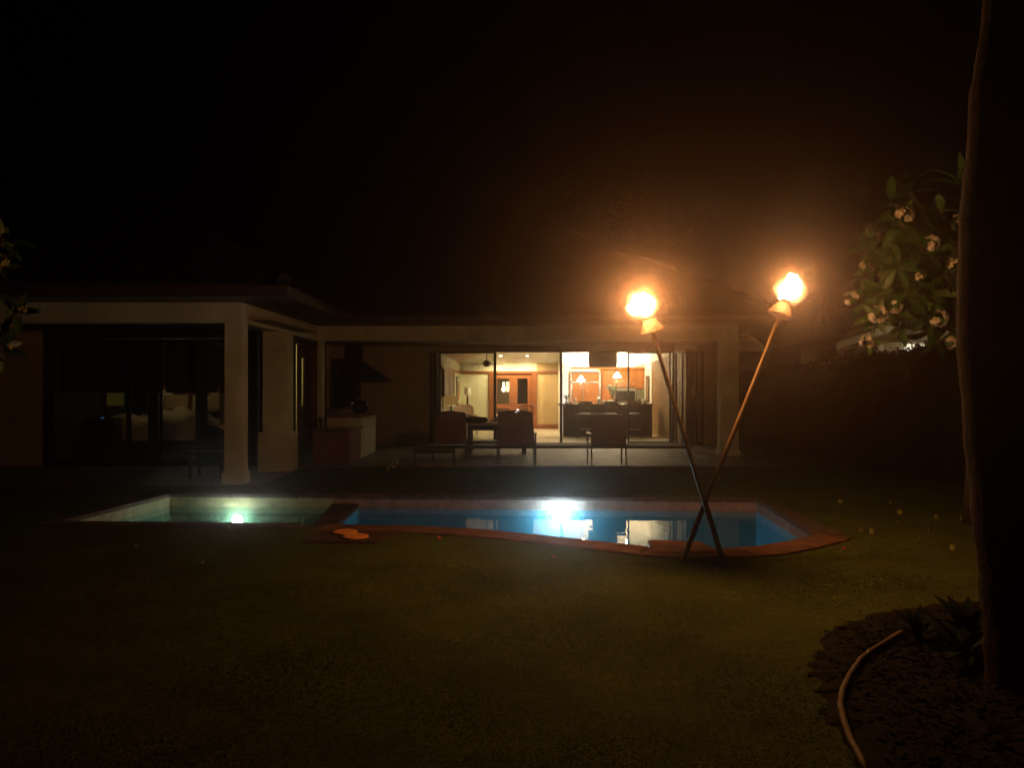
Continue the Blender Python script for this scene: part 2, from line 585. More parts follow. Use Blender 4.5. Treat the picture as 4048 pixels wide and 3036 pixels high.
MB().hexa([(-3.05, 9.45, -.94), (-2.47, 9.45, -.94), (-2.66, 11.09, -.94), (-3.15, 11.09, -.94)],
          [(-3.05, 9.45, -.36), (-2.47, 9.45, -.36), (-2.66, 11.09, -.36), (-3.15, 11.09, -.36)]).build('step', M_SPA, spa)
# coping: each stone a piece of its own
def coping(root, path, width, sub, m):
    """path: open list of plan points, outward on its right hand"""
    ext = path
    n = len(ext)
    nor = []
    for i in range(n):
        a = Vector(ext[max(i - 1, 0)]); c = Vector(ext[min(i + 1, n - 1)])
        d = (c - a).normalized()
        nor.append(Vector((d.y, -d.x)))
    for i in range(n - 1):
        p, q = Vector(ext[i]), Vector(ext[i + 1])
        k = max(1, round((q - p).length / sub))
        for j in range(k):
            g = 0.008 / max((q - p).length, 0.05)
            a, c = j / k + g, (j + 1) / k - g
            pa, pc = p.lerp(q, a), p.lerp(q, c)
            na, nc = nor[i].lerp(nor[i + 1], a), nor[i].lerp(nor[i + 1], c)
            wj = width * random.uniform(0.95, 1.05)
            zt = 0.024 + random.uniform(-.003, .003)
            o = MB()
            A, B2 = pa - na * 0.02, pc - nc * 0.02
            Cc, D = pc + nc * wj, pa + na * wj
            o.hexa([(A.x, A.y, -0.03), (D.x, D.y, -0.03), (Cc.x, Cc.y, -0.03), (B2.x, B2.y, -0.03)],
                   [(A.x, A.y, zt), (D.x, D.y, zt), (Cc.x, Cc.y, zt), (B2.x, B2.y, zt)])
            o.build('coping_stone', m, root, bevel=0.008)
coping(pool, POOL[:13], 0.36, 0.42, M_COPING)
coping(pool, POOL[12:15], 0.30, 0.45, M_DECK)
coping(spa, [POOL[14], SPA[2], SPA[3], SPA[0], SPA[1]], 0.26, 0.5, M_DECK)
MB().hexa([(1.35, 7.56, .0), (1.98, 7.56, .0), (1.93, 8.06, .0), (1.385, 8.12, .0)],
          [(1.35, 7.56, .042), (1.98, 7.56, .04), (1.90, 8.08, .04), (1.385, 8.13, .042)]).build('flagstone', M_COPING, pool, bevel=0.012)
MB().hexa([(-2.15, 8.15, .0), (-1.38, 8.12, .0), (-1.22, 8.74, .0), (-2.2, 8.80, .0)],
          [(-2.15, 8.15, .02), (-1.38, 8.12, .02), (-1.22, 8.74, .02), (-2.2, 8.80, .02)]).build('terracotta_pad', M_PAD, pool)
for i, (u, v, YY) in enumerate(((1365, 2113, 8.62), (1407, 2134, 8.36))):
    X = (u - CU) / F * YY
    o = MB().lathe([(0.135, 0.022), (0.135, 0.034), (0.115, 0.042), (0.03, 0.042)], (X, YY, 0.004), 24)
    r = thing('skimmer_lid', ['round orange skimmer lid close against the pool coping', 'round orange skimmer lid on the lawn side of the other lid'][i],
              'lid', (X, YY, 0), group='round skimmer lids beside the spa')
    o.build('lid_disc', M_LIDO, r, smooth=False)
    MB().lathe([(0.14, 0.0), (0.152, 0.0), (0.152, 0.026), (0.14, 0.028)], (X, YY, 0.002), 24, caps=False).build('rim', M_DECK, r)
MB().add([(*POOL[14], 0.0), (*SPA[2], 0.0), (*SPA[2], -.3), (*POOL[14], -.3)], [(0, 1, 2, 3)]).build('waterline_band', M_BAND, spa)
MB().add([(*SPA[1], 0.0), (*POOL[0], 0.0), (*POOL[0], -.3), (*SPA[1], -.3)], [(0, 1, 2, 3)]).build('waterline_band', M_BAND, spa)
w = MB().poly([(x, y, ZW) for x, y in POOL])
struct(w.build('pool_water', M_WATER))
w = MB().poly([(x, y, ZW) for x, y in SPA])
struct(w.build('spa_water', M_WATER))

def pool_light(X, Y, Z, rad, label, col, strength, power):
    r = thing('pool_light', label, 'light', (X, Y, Z), group='underwater pool lights')
    rot = Matrix.Rotation(R(90), 3, 'X')      # face the lawn
    MB().lathe([(rad * 1.02, 0), (rad * 1.2, 0), (rad * 1.2, 0.012), (rad * 1.02, 0.016)], (X, Y, Z), 24, caps=False, M=rot).build('ring', M_CERAMIC, r)
    MB().lathe([(rad, 0.0), (rad, 0.02), (rad * .7, 0.045), (rad * .3, 0.055)], (X, Y, Z), 24, M=rot).build('lens', glow('lens_' + label[:8], col, strength), r, smooth=True)
    lamp('underwater_lamp', 'POINT', (X, Y - 0.13, Z), power, col, r, radius=0.03)
pool_light(0.67, 11.42, -0.25, 0.085, 'bright blue white underwater light on the far wall of the swimming pool', (0.55, 0.85, 1.0), 60, P_POOL)
pool_light(-4.03, 11.72, -0.355, 0.07, 'bright greenish white underwater light inside the green spa', (0.88, 1.0, 0.94), 90, P_SPA)

# ================================================================== the house
house = thing('villa', 'single storey stucco villa with hipped tile roof behind the pool', 'house', (0, 21.5, 0))
def hp(name, m, *boxes, bevel=0.0):
    o = MB()
    for bx in boxes:
        o.box(*bx)
    return o.build(name, m, house, bevel=bevel)
# beams and columns
hp('beam', M_STUCCO, (-13.5, -4.40, 13.0, 13.3, 2.65, 2.99), bevel=.012)
hp('beam', M_STUCCO, (-4.70, -4.402, 13.302, 17.998, 2.652, 2.988), bevel=.012)
hp('beam', M_STUCCO, (-4.70, 5.13, 18.0, 18.36, 2.65, 2.99), bevel=.012)
def column(x0, x1, y0, y1, pl, ph, top=2.65):
    c = hp('column', M_STUCCO, (x0, x1, y0, y1, 0.0, top + .002), bevel=.015)
    if pl:
        MB().box(x0 - pl, x1 + pl, y0 - pl, y1 + pl, 0.0, ph).build('plinth', M_STUCCO, c, bevel=.02)
column(-4.70, -4.402, 13.003, 13.297, 0.035, 0.20)
column(-4.70, -4.22, 15.0, 15.4, 0.07, 0.75)
column(-4.41, -4.30, 18.02, 18.3, 0.0, 0)
column(4.72, 5.128, 18.003, 18.357, 0.03, 0.18)
# floors
floor = struct(MB().box(-4.9, 5.3, 15.65, 21.38, -0.05, 0.012).build('patio', M_MORTAR))
struct(MB().box(-13.5, -4.1, 12.85, 15.98, -0.05, 0.014).build('lanai_slab', M_STONE))
me_p = []
for mm in (M_STONE, M_STONE2):
    o = MB().box(-0.297, 0.297, -0.297, 0.297, 0, 0.034)
    ob = o.build('paver', mm, floor, origin=(0, 0, 0), bevel=0.006)
    me_p.append(ob)
og = ORG[floor.name]
first = [True, True]
for i in range(17):
    for j in range(10):
        X = -4.55 + i * 0.6
        Y = 15.96 + j * 0.6
        if X > 5.2 or Y > 21.36: continue
        q = 1 if random.random() < 0.4 else 0
        pos = (X - og[0], Y - og[1], 0.014 - og[2] + random.uniform(-.002, .002))
        if first[q]:
            c = me_p[q]; first[q] = False
            c.location = pos
        else:
            c = child(me_p[q], floor, pos)
        c.rotation_euler = (random.uniform(-.004, .004), random.uniform(-.004, .004), random.randrange(4) * math.pi / 2)
struct(MB().box(-2.1, 4.78, 21.62, 29.7, -0.05, 0.045).build('interior_floor', M_TILEFLOOR))
struct(MB().box(-9.6, -5.02, 16.12, 21.3, -0.05, 0.03).build('bedroom_floor', M_DARKWOOD))
# patio front wall with the wide door opening
hp('wall', M_WALL, (-5.02, -2.06, 21.4, 21.6, 0, 2.76))
hp('lintel', M_WALL, (-2.06, 4.36, 21.405, 21.6, 2.55, 2.76))
hp('wall', M_WALL, (4.98, 5.6, 21.4, 21.6, 0, 2.76))
hp('wall', M_WALL, (5.3, 5.6, 21.602, 33, 0, 3.1))
sg = MB().box(-5.10, -5.04, 16.12, 16.2, 0, 2.6).box(-5.10, -5.04, 17.35, 17.43, .1, 2.52).box(-5.10, -5.04, 18.52, 18.6, 0, 2.6).box(-5.10, -5.04, 16.2, 18.52, 2.52, 2.6).box(-5.10, -5.04, 16.2, 18.52, 0, .1).build('sliding_panel', M_BRONZE, house)
MB().box(-5.075, -5.065, 16.2, 17.35, .1, 2.52).build('pane', M_DGLASS, sg)
MB().box(-5.075, -5.065, 17.43, 18.52, .1, 2.52).build('pane', M_DGLASS, sg)
hp('wall', M_REDSTUC, (-5.14, -5.0, 16.1, 18.6, 2.602, 2.72), (-5.025, -5.0, 18.602, 18.85, 0, 2.72), (-5.025, -5.0, 18.85, 19.15, 0, 1.15), (-5.025, -5.0, 18.85, 19.15, 2.30, 2.72), (-5.025, -5.0, 19.15, 21.398, 0, 2.72))
hp('wall', M_WALL, (-13.5, -9.42, 16.0, 16.2, 0, 2.72))
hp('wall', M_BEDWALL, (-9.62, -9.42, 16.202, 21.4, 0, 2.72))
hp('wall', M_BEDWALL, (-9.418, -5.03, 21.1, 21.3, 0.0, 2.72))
# soffits
hp('soffit', M_SOFFIT, (-13.5, -4.0, 13.302, 16.3, 2.72, 2.78))
hp('soffit', M_SOFFIT, (-4.698, 5.5, 18.362, 21.398, 2.72, 2.78))
hp('soffit', M_DARKWOOD, (-13.5, -3.5, 12.2, 12.998, 2.995, 3.02), (-4.40, -3.5, 13.0, 17.25, 2.995, 3.02))
hp('soffit', M_DARKWOOD, (-4.288, 5.9, 17.252, 17.998, 2.995, 3.02), (5.132, 5.9, 18.0, 21.4, 2.995, 3.02))
hp('ceiling', M_WHITE, (-9.5, -5.0, 16.3, 21.3, 2.70, 2.78))
# roofs
def plane_pt(p0, e, s, u, v):
    return p0 + e * u + s * v
def roof_tiles(p0, e, s, U, V, test, tw=0.32, tl=0.42):
    p0, e, s = Vector(p0), Vector(e), Vector(s).normalized()
    nrm = e.cross(s).normalized()
    if nrm.z < 0: nrm = -nrm
    o = MB()
    for r in range(int(V / tl)):
        v0 = r * tl
        for c in range(int(U / tw) + 1):
            u0 = c * tw
            if not test(u0 + tw / 2, v0 + tl / 2): continue
            j = random.uniform(-.006, .006)
            pr = [(-.5, 0.0), (-.3, .055), (.0, .075), (.3, .055), (.5, 0.0)]
            vs = [p0 + e * (u0 + tw / 2 + a * tw) + s * (v0 - .03 + j) + nrm * (h + .045) for a, h in pr]
            vs += [p0 + e * (u0 + tw / 2 + a * tw) + s * (v0 + tl + .02) + nrm * (h + .005) for a, h in pr]
            vs += [p0 + e * (u0 + tw / 2 + a * tw) + s * (v0 - .03 + j) + nrm * .0 for a in (-.5, .5)]
            o.add(vs, [(i, i + 1, 6 + i, 5 + i) for i in range(4)] + [(10, 11, 4, 3, 2, 1, 0)])
    return o
T = 0.57
roof = MB()
EZ = 3.15
# main roof deck
A, B2, C2, D2 = (-12, 17.3, EZ), (5.9, 17.3, EZ), (-1.95, 25.15, EZ + T * 7.85), (-12, 25.15, EZ + T * 7.85)
roof.poly([A, B2, C2, D2]); roof.poly([B2, (5.9, 33, EZ), C2]); roof.poly([(5.9, 33, EZ), (-12, 33, EZ), D2, C2]); roof.poly([A, D2, (-12, 33, EZ)])
main_roof = roof.build('roof', M_ROOF, house)
s = Vector((0, 1, T)).normalized(); kf = math.sqrt(1 + T * T)
t = roof_tiles((-7.7, 17.3, EZ), (1, 0, 0), s, 13.6, 7.85 * kf, lambda u, v: (u < 13.6 - v / kf) and (u > 4.0 - v / kf))
tag(t.build('roof_tile', M_ROOF, main_roof), kind='stuff')
wr = MB()
zr = EZ + T * 4.51
wr.poly([(-12.5, 12.2, EZ), (-3.48, 12.2, EZ), (-7.99, 16.71, zr)])
wr.poly([(-3.48, 12.2, EZ), (-3.48, 17.3, EZ), (-7.99, 21.81, zr), (-7.99, 16.71, zr)])
wr.poly([(-12.5, 12.2, EZ), (-7.99, 16.71, zr), (-7.99, 21.81, zr), (-12.5, 21.8, EZ)])
wing_roof = wr.build('roof', M_ROOF, house)
t = roof_tiles((-12.5, 12.2, EZ), (1, 0, 0), s, 9.02, 4.51 * kf, lambda u, v: v / kf + .1 < u < 9.02 - v / kf - .1)
tag(t.build('roof_tile', M_ROOF, wing_roof), kind='stuff')
s2 = Vector((-1, 0, T)).normalized()
t = roof_tiles((-3.48, 12.2, EZ), (0, 1, 0), s2, 9.6, 4.51 * kf, lambda u, v: v / kf + .1 < u < 5.1 + v / kf)
tag(t.build('roof_tile', M_ROOF, wing_roof), kind='stuff')
def caps(parent, p, q, n):
    p, q = Vector(p), Vector(q)
    d = (q - p).normalized()
    L = (q - p).length / n
    me = None
    M = d.to_track_quat('Z', 'Y').to_matrix()
    for i in range(n):
        a = p + d * (i * L)
        o = MB()
        o.tube([a + Vector((0, 0, .05)), a + d * (L * 1.08) + Vector((0, 0, .02))], [0.13, 0.10], 8)
        o.build('hip_cap_tile', M_ROOF, parent, smooth=False)
caps(wing_roof, (-3.50, 12.22, EZ + .03), (-7.99, 16.71, zr + .03), 16)
caps(main_roof, (5.88, 17.32, EZ + .03), (-1.95, 25.15, EZ + T * 7.85 + .03), 26)
caps(wing_roof, (-7.99, 16.75, zr + .03), (-7.99, 21.7, zr + .03), 12)
hp('fascia_board', M_DARKWOOD, (-12.5, -3.46, 12.16, 12.2, 2.99, 3.16))
hp('fascia_board', M_DARKWOOD, (-3.478, -3.44, 12.202, 17.26, 2.99, 3.16))
hp('fascia_board', M_DARKWOOD, (-3.438, 5.94, 17.262, 17.3, 2.99, 3.16))
hp('fascia_board', M_DARKWOOD, (5.9, 5.94, 17.302, 33, 2.99, 3.16))

# the wide sliding door: frame and panels
sd = MB()
sd.box(-2.06, -2.00, 21.36, 21.6, 0.0, 2.55).box(4.30, 4.36, 21.36, 21.6, 0, 2.55).box(-2.0, 4.30, 21.36, 21.6, 2.535, 2.55).box(-2.0, 4.30, 21.36, 21.6, 0.0, 0.035)
sd.build('door_frame', M_BRONZE, house)
def glass_panel(x0, x1, y, z0=0.04, z1=2.533, gl=M_GLASS, fw=0.045):
    f = MB()
    f.box(x0, x0 + fw, y, y + .05, z0, z1).box(x1 - fw, x1, y, y + .05, z0, z1)
    f.box(x0 + fw, x1 - fw, y, y + .05, z0, z0 + .09).box(x0 + fw, x1 - fw, y, y + .05, z1 - .03, z1)
    o = f.build('sliding_panel', M_BRONZE, house)
    MB().box(x0 + fw, x1 - fw, y + .02, y + .028, z0 + .09, z1 - .03).build('pane', gl, o)
    return o
xs = [-2.19, -0.462, 1.325, 3.14, 4.93]
glass_panel(-1.99, -0.45, 21.38)
glass_panel(-1.96, -0.42, 21.44)
glass_panel(3.11, 4.28, 21.44)
glass_panel(4.37, 4.96, 21.30)
glass_panel(4.52, 5.1, 21.22)
hp('post', M_BRONZE, (1.29, 1.36, 21.50, 21.56, 0.04, 2.53))
glass_panel(-2.2, -2.07, 21.33)
# wing: glass front with roman shades
hp('door_frame', M_BRONZE, (-9.42, -5.14, 16.0, 16.1, 2.58, 2.72), (-9.42, -5.14, 16.0, 16.1, 0, 0.05), (-9.42, -9.3, 16.0, 16.1, 0.05, 2.58), (-5.26, -5.14, 16.0, 16.1, .05, 2.58))
def panel(x0, x1, y, fw):
    f = MB()
    f.box(x0, x0 + fw, y, y + .05, .05, 2.57).box(x1 - fw, x1, y, y + .05, .05, 2.57).box(x0 + fw, x1 - fw, y, y + .05, .05, .15).box(x0 + fw, x1 - fw, y, y + .05, 2.5, 2.57)
    o = f.build('sliding_panel', M_BRONZE, house)
    MB().box(x0 + fw, x1 - fw, y + .02, y + .028, .15, 2.5).build('pane', M_GLASS, o)
panel(-9.28, -7.70, 16.03, 0.06)
panel(-7.29, -6.15, 15.96, 0.19)
panel(-7.74, -7.06, 16.06, 0.05)
panel(-6.20, -5.28, 16.03, 0.06)
for i, (x0, x1) in enumerate(((-9.2, -7.75), (-7.7, -7.15), (-7.04, -6.0), (-5.95, -5.3))):
    o = MB()
    prof = [(16.20 + (0.02 if k % 2 else 0.0), 2.58 - k * 0.157) for k in range(8)]
    for (ya, za), (yb, zb) in zip(prof[:-1], prof[1:]):
        o.hexa([(x0, ya, za), (x1, ya, za), (x1, ya + .012, za), (x0, ya + .012, za)][::-1], [(x0, yb, zb), (x1, yb, zb), (x1, yb + .012, zb), (x0, yb + .012, zb)][::-1])
    lab = ['dark roman shade half lowered, nearest the far end of the glass wall', 'narrow dark roman shade half lowered over the pillows', 'dark roman shade half lowered over the middle of the bed', 'dark roman shade half lowered behind the corner column'][i]
    tag(o.build('roman_shade', M_SHADEFAB), lab, 'shade', group='half lowered roman shades')
# narrow lit window and wooden jamb in the wing's side
hp('window_frame', M_DARKWOOD, (-5.0, -4.975, 18.80, 18.85, 1.10, 2.35), (-5.0, -4.975, 19.15, 19.20, 1.10, 2.35), (-5.0, -4.975, 18.85, 19.15, 1.10, 1.15), (-5.0, -4.975, 18.85, 19.15, 2.30, 2.35))
hp('pane', M_GLASS, (-5.02, -5.012, 18.85, 19.15, 1.15, 2.30))
hp('door_jamb', M_REDWOOD, (-5.0, -4.95, 19.95, 20.15, 0.0, 2.55))
hp('wall', M_CREAM, (-6.61, -5.03, 21.04, 21.098, 0, 2.72))
hp('wall', M_CREAM, (-6.62, -5.03, 18.25, 18.33, 0, 2.72), (-6.70, -6.62, 18.25, 21.09, 0, 2.72))
# ------------------------------------------------ great room
hp('wall', M_CREAM, (-2.10, -1.95, 21.62, 29.6, 0.0, 2.52))
hp('wall', M_CREAM, (-2.10, -0.862, 29.6, 29.75, 0.0, 2.5), (-0.862, 0.922, 29.6, 29.75, 2.16, 2.5))
hp('wall', M_TAN, (0.922, 1.98, 29.598, 29.75, 0.0, 2.195))
hp('wall', M_TAN, (0.922, 1.98, 29.60, 29.75, 2.197, 2.5))
hp('wall', M_WHITE, (1.72, 2.02, 28.42, 29.596, 0.0, 3.0), (2.02, 4.9, 28.42, 28.6, 0.0, 3.2))
hp('wall', M_WHITE, (4.62, 4.76, 26.4, 28.418, 0.0, 3.3))
o = MB().hexa([(4.62, 26.398, 0), (4.72, 21.62, 0), (4.93, 21.62, 0), (4.78, 26.398, 0)], [(4.62, 26.398, 2.42), (4.72, 21.62, 2.62), (4.93, 21.62, 2.62), (4.78, 26.398, 2.42)])
o.build('wall', M_BROWNWALL, house)
o = MB().hexa([(4.64, 26.398, 2.422), (4.74, 21.62, 2.622), (4.93, 21.62, 2.622), (4.78, 26.398, 2.422)], [(4.64, 26.398, 4.2), (4.74, 21.62, 4.2), (4.93, 21.62, 4.2), (4.78, 26.398, 4.2)])
o.build('wall', M_WHITE, house)
Sl = 0.35
zc = 2.49
c = MB()
c.poly([(-1.96, 29.62, zc), (7.0, 29.62, zc), (7.0, 25.6, zc + Sl * 4.02), (2.06, 25.6, zc + Sl * 4.02)])
c.build('ceiling', M_WHITE, house)
M_SLOPE = mat('mauve_plaster', (0.50, 0.36, 0.29), 0.8, 0.05, 2.0, 0.08)  # this slope is coloured darker and pinker than the white ones
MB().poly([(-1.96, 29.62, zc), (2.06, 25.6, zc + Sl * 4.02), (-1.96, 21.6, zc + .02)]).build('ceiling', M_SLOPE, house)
MB().poly([(-1.96, 21.6, zc + .08), (2.06, 25.6, zc + Sl * 4.02), (7.0, 25.6, zc + Sl * 4.02), (7.0, 21.6, zc + .08)]).build('ceiling', M_WHITE, house)
hp('cornice', M_REDWOOD, (-1.948, 2.0, 29.55, 29.597, 2.10, 2.19))
hp('cornice', M_REDWOOD, (-1.948, -1.90, 21.8, 29.548, 2.10, 2.19))
hp('skirting', M_REDWOOD, (0.93, 1.719, 29.55, 29.596, 0.045, 0.20))
pd = MB().box(1.73, 1.78, 28.38, 28.418, .045, 2.16).box(2.0, 2.04, 28.38, 28.418, .045, 2.16).box(1.78, 2.0, 28.38, 28.418, 2.1, 2.16).build('pantry_door', M_WHITE, house)  # added glowing panel for the bright white wall beside the refrigerator
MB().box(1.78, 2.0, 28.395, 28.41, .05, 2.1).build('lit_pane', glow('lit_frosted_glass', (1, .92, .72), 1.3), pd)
hp('door_step', M_DECK, (-2.3, 4.6, 20.2, 21.34, .0, .11), bevel=.01)
# double entrance doors
def leaf_door(x0, x1, sh, dark):
    y0, y1 = 29.62, 29.67
    st = 0.13 if not dark else 0.17
    f = MB()
    f.box(x0, x0 + st, y0, y1, .05, 2.1).box(x1 - st, x1, y0, y1, .05, 2.1)
    f.box(x0 + st, x1 - st, y0, y1, .05, .22).box(x0 + st, x1 - st, y0, y1, .8, .97).box(x0 + st, x1 - st, y0, y1, 1.92, 2.1)
    d = f.build('entrance_door', M_REDWOOD, house)
    MB().box(x0 + st, x1 - st, y0 + .02, y0 + .03, .97, 1.92).build('pane', M_DGLASS if dark else M_GLASS, d)
    MB().box(x0 + st, x1 - st, y0 + .015, y0 + .03, .22, .8).build('door_panel', M_DARKWOOD, d)
    hx = x1 - .06 if not dark else x0 + .06
    MB().tube([(hx, y0, 1.05), (hx, y0 - .05, 1.05), (hx + (-.1 if not dark else .1), y0 - .05, 1.05)], .012, 8).build('handle', M_STEEL, d)
leaf_door(-0.69, 0.03, 1, False)
leaf_door(0.032, 0.75, 1, True)
hp('door_casing', M_REDWOOD, (-0.862, -0.692, 29.54, 29.66, .045, 2.16), (0.752, 0.922, 29.54, 29.66, .045, 2.16), (-0.69, .75, 29.56, 29.66, 2.10, 2.159))
hp('porch_wall', M_TAN, (-2.2, 2.2, 31.6, 31.7, 0, 3.0), (-2.3, -2.2, 29.76, 31.7, 0, 3), (2.2, 2.3, 29.76, 31.7, 0, 3))
struct(MB().box(-2.2, 2.2, 29.76, 31.6, -.04, .03).build('porch_floor', M_STONE))
hp('porch_ceiling', M_SOFFIT, (-2.2, 2.2, 29.76, 31.7, 3.0, 3.05))
for i, (u, w_) in enumerate(((1991, 0.055), (2007, 0.065))):  # pendants added behind the pane for its reflected kitchen lights
    X, Y, Z = at(u, 1548, 30.6)
    r = thing('porch_pendant', ['bottle shaped lit glass pendant seen through the entrance door pane', 'straight lit glass pendant beside the bottle shaped one behind the door'][i], 'pendant lamp', (X, Y, Z), group='pendants in the entrance porch')
    if i == 0:
        MB().lathe([(.03, .0), (w_ + .01, .05), (w_ + .01, .12), (.035, .24), (.03, .36)], (X, Y, Z), 16).build('shade', glow('pendant_glass', (1, .86, .5), 9), r, smooth=True)
    else:
        MB().lathe([(w_ * .8, .0), (w_, .03), (w_, .36), (w_ * .8, .38)], (X, Y, Z), 16).build('shade', glow('pendant_glass2', (1, .80, .42), 2.5), r, smooth=True)
    MB().tube([(X, Y, Z + .36), (X, Y, 3.0)], .006, 6).build('cord', M_BRONZE, r)
    lamp('bulb', 'POINT', (X, Y - .1, Z + .02), P_ENTRY, WARM, r, radius=.05)

# ================================================================== lamps of the great room
def downlight(i, X, Y, Z, tilt, label, power=P_DOWN, col=(1, .80, .46)):
    r = thing('ceiling_downlight', label, 'downlight', (X, Y, Z), group='recessed ceiling downlights')
    M = Matrix.Rotation(tilt, 3, 'X')
    MB().lathe([(.06, -.002), (.085, -.002), (.085, -.012), (.06, -.016)], (X, Y, Z), 18, caps=False, M=M).build('trim_ring', M_WHITE, r)
    MB().lathe([(.06, -.006), (.02, -.010)], (X, Y, Z), 18, M=M).build('lens', glow('downlight_lens', (1, .86, .55), 14), r)
    lamp('bulb', 'SPOT', (X, Y, Z - .06), power, col, r, radius=.05, spot_size=R(165), spot_blend=.6)
zs = lambda Y: zc + Sl * (29.62 - Y)
DL = [(-0.41, 28.9), (0.55, 28.9), (-0.6, 26.6), (1.2, 26.6)]
for i, (X, Y) in enumerate(DL):
    Z = zs(Y) - .004
    downlight(i, X, Y, Z, -math.atan(Sl), ['lit recessed downlight above the pane of the entrance door', 'lit recessed downlight above the tan wall by the entrance door',
              'recessed downlight in the vaulted ceiling behind the fan', 'recessed downlight in the vaulted ceiling near the kitchen'][i])
for i, (X, Y) in enumerate(((2.4, 26.9), (3.9, 26.9))):
    downlight(10 + i, X, Y, zs(Y) - .004, -math.atan(Sl), ['bright recessed downlight over the refrigerator side of the kitchen', 'bright recessed downlight over the oven side of the kitchen'][i], P_KITCHEN, (1, .80, .48))
# strip lights on top of the kitchen cabinets, washing the wall above
r = thing('cabinet_strip_light', 'lit strip light lying on top of the kitchen cabinets', 'strip light', (3.2, 28.15, 2.31))
MB().box(2.1, 4.35, 28.12, 28.18, 2.335, 2.36).build('tube', glow('strip_tube', (1, .88, .6), 20), r)
lamp('tube_lamp', 'AREA', (3.2, 28.15, 2.38), P_STRIP, (1, .84, .54), r, rot=(R(180), 0, 0), shape='RECTANGLE', size=2.2, size_y=.08)
for i, (u, v) in enumerate(((2297, 1507), (2440, 1493))):
    X, Y, Z = at(u, v, 25.2)
    r = thing('kitchen_pendant', ['glowing cone pendant hanging in front of the refrigerator', 'glowing cone pendant hanging in front of the upper cabinets'][i], 'pendant lamp', (X, Y, Z), group='cone pendants over the kitchen bar')
    MB().lathe([(.125, 0), (.13, .02), (.05, .14), (.022, .18)], (X, Y, Z), 18).build('shade', glow('cone_glass', (1, .88, .74), 9), r, smooth=True)
    MB().tube([(X, Y, Z + .17), (X, Y, zs(25.7))], .006, 6).build('rod', M_BRONZE, r)
    lamp('bulb', 'POINT', (X, Y, Z - .06), P_PENDANT, (1, .78, .46), r, radius=.06)
X, Y = 2.575, 22.6
r = thing('drum_pendant', 'large unlit brown fabric drum pendant hanging behind the glass doors', 'pendant lamp', (X, Y, 2.15))
MB().lathe([(.36, 2.165), (.392, 2.17), (.41, 2.40), (.40, 2.66), (.37, 2.665)], (X, Y, 0), 32).build('shade', M_BROWNDRUM, r, smooth=False)
MB().tube([(X, Y, 2.66), (X, Y, 2.85)], .015, 8).build('rod', M_BRONZE, r)

# ================================================================== kitchen
X0, X1 = 2.05, 3.08
fr = thing('refrigerator', 'built in refrigerator with orange wood panels and steel trim', 'refrigerator', (2.56, 28.1, .045))
MB().box(X0, X1, 27.72, 28.41, .045, 2.15).build('body', M_CABWOOD, fr)
MB().box(X0 + .06, 2.43, 27.69, 27.72, .2, 1.74).build('door', M_CABWOOD, fr, bevel=.008)
MB().box(2.44, X1 - .06, 27.69, 27.72, .2, 1.74).build('door', M_CABWOOD, fr, bevel=.008)
MB().box(X0 + .06, X1 - .06, 27.69, 27.72, 1.80, 2.08).build('door', M_CABWOOD, fr, bevel=.008)
t = MB().box(X0, X1, 27.68, 27.715, 2.10, 2.15).box(X0, X1, 27.68, 27.715, 1.745, 1.79).box(X1 - .055, X1, 27.68, 27.715, .1, 2.098).box(X0, X0 + .04, 27.68, 27.715, .1, 2.098)
t.build('trim', M_STEEL, fr)
MB().tube([(2.47, 27.64, 1.0), (2.47, 27.64, 1.66)], .016, 10).build('handle', M_STEEL, fr)
cb = thing('kitchen_cabinet', 'tall orange wood kitchen cabinets around the wall oven', 'cabinet', (3.75, 28.1, .045))
MB().box(3.083, 4.61, 27.80, 28.41, .045, 2.30).build('carcass', M_CABWOOD, cb)
for (a, bq, z0, z1, kx) in ((3.10, 3.52, 1.60, 2.22, 3.48), (3.54, 3.93, 1.60, 2.22, 3.90), (3.95, 4.30, 1.60, 2.22, 3.99), (3.10, 3.52, .98, 1.56, 3.48), (3.10, 3.52, .2, .94, 3.48), (3.56, 4.30, .2, .7, 3.93), (4.34, 4.58, 1.55, 2.22, 4.38)):
    d = MB().box(a, bq, 27.775, 27.80, z0, z1).box(a + .06, bq - .06, 27.765, 27.776, z0 + .07, z1 - .07).build('cabinet_door', M_CABWOOD, cb, bevel=.006)
    MB().lathe([(.008, 0), (.018, .012), (.016, .025)], (kx, 27.765, z0 + .06 if z0 > 1.5 else z1 - .06), 10, M=Matrix.Rotation(R(90), 3, 'X')).build('knob', M_STEEL, d)
MB().box(2.05, 4.61, 27.74, 27.80, 2.225, 2.30).build('cornice', M_CABWOOD, cb)
ov = thing('wall_oven', 'steel trimmed wall oven with black glass and green clock display', 'oven', (3.94, 27.77, .98))
MB().box(3.56, 4.32, 27.755, 27.775, .74, 1.56).build('fascia', M_STEEL, ov)
MB().box(3.60, 4.28, 27.735, 27.756, 1.10, 1.46).build('door_glass', M_BLACK, ov)
MB().tube([(3.62, 27.70, 1.50), (4.26, 27.70, 1.50)], .02, 8).build('handle', M_STEEL, ov)
MB().box(3.58, 4.30, 27.74, 27.754, .94, 1.05).build('control_panel', M_BLACK, ov)
MB().box(3.86, 3.94, 27.735, 27.74, .99, 1.02).build('clock_display', glow('green_display', (.15, 1, .05), 2.5), ov)
bar = thing('kitchen_bar', 'dark wood kitchen bar with a polished stone top', 'bar counter', (2.9, 25.2, .045))
MB().box(1.62, 4.40, 25.0, 25.5, .045, 1.03).build('front', M_DARKWOOD, bar)
for i in range(5):
    MB().box(1.66 + i * .54, 1.66 + i * .54 + .48, 24.985, 25.0, .16, .98).build('front_panel', M_DARKWOOD, bar, bevel=.006)
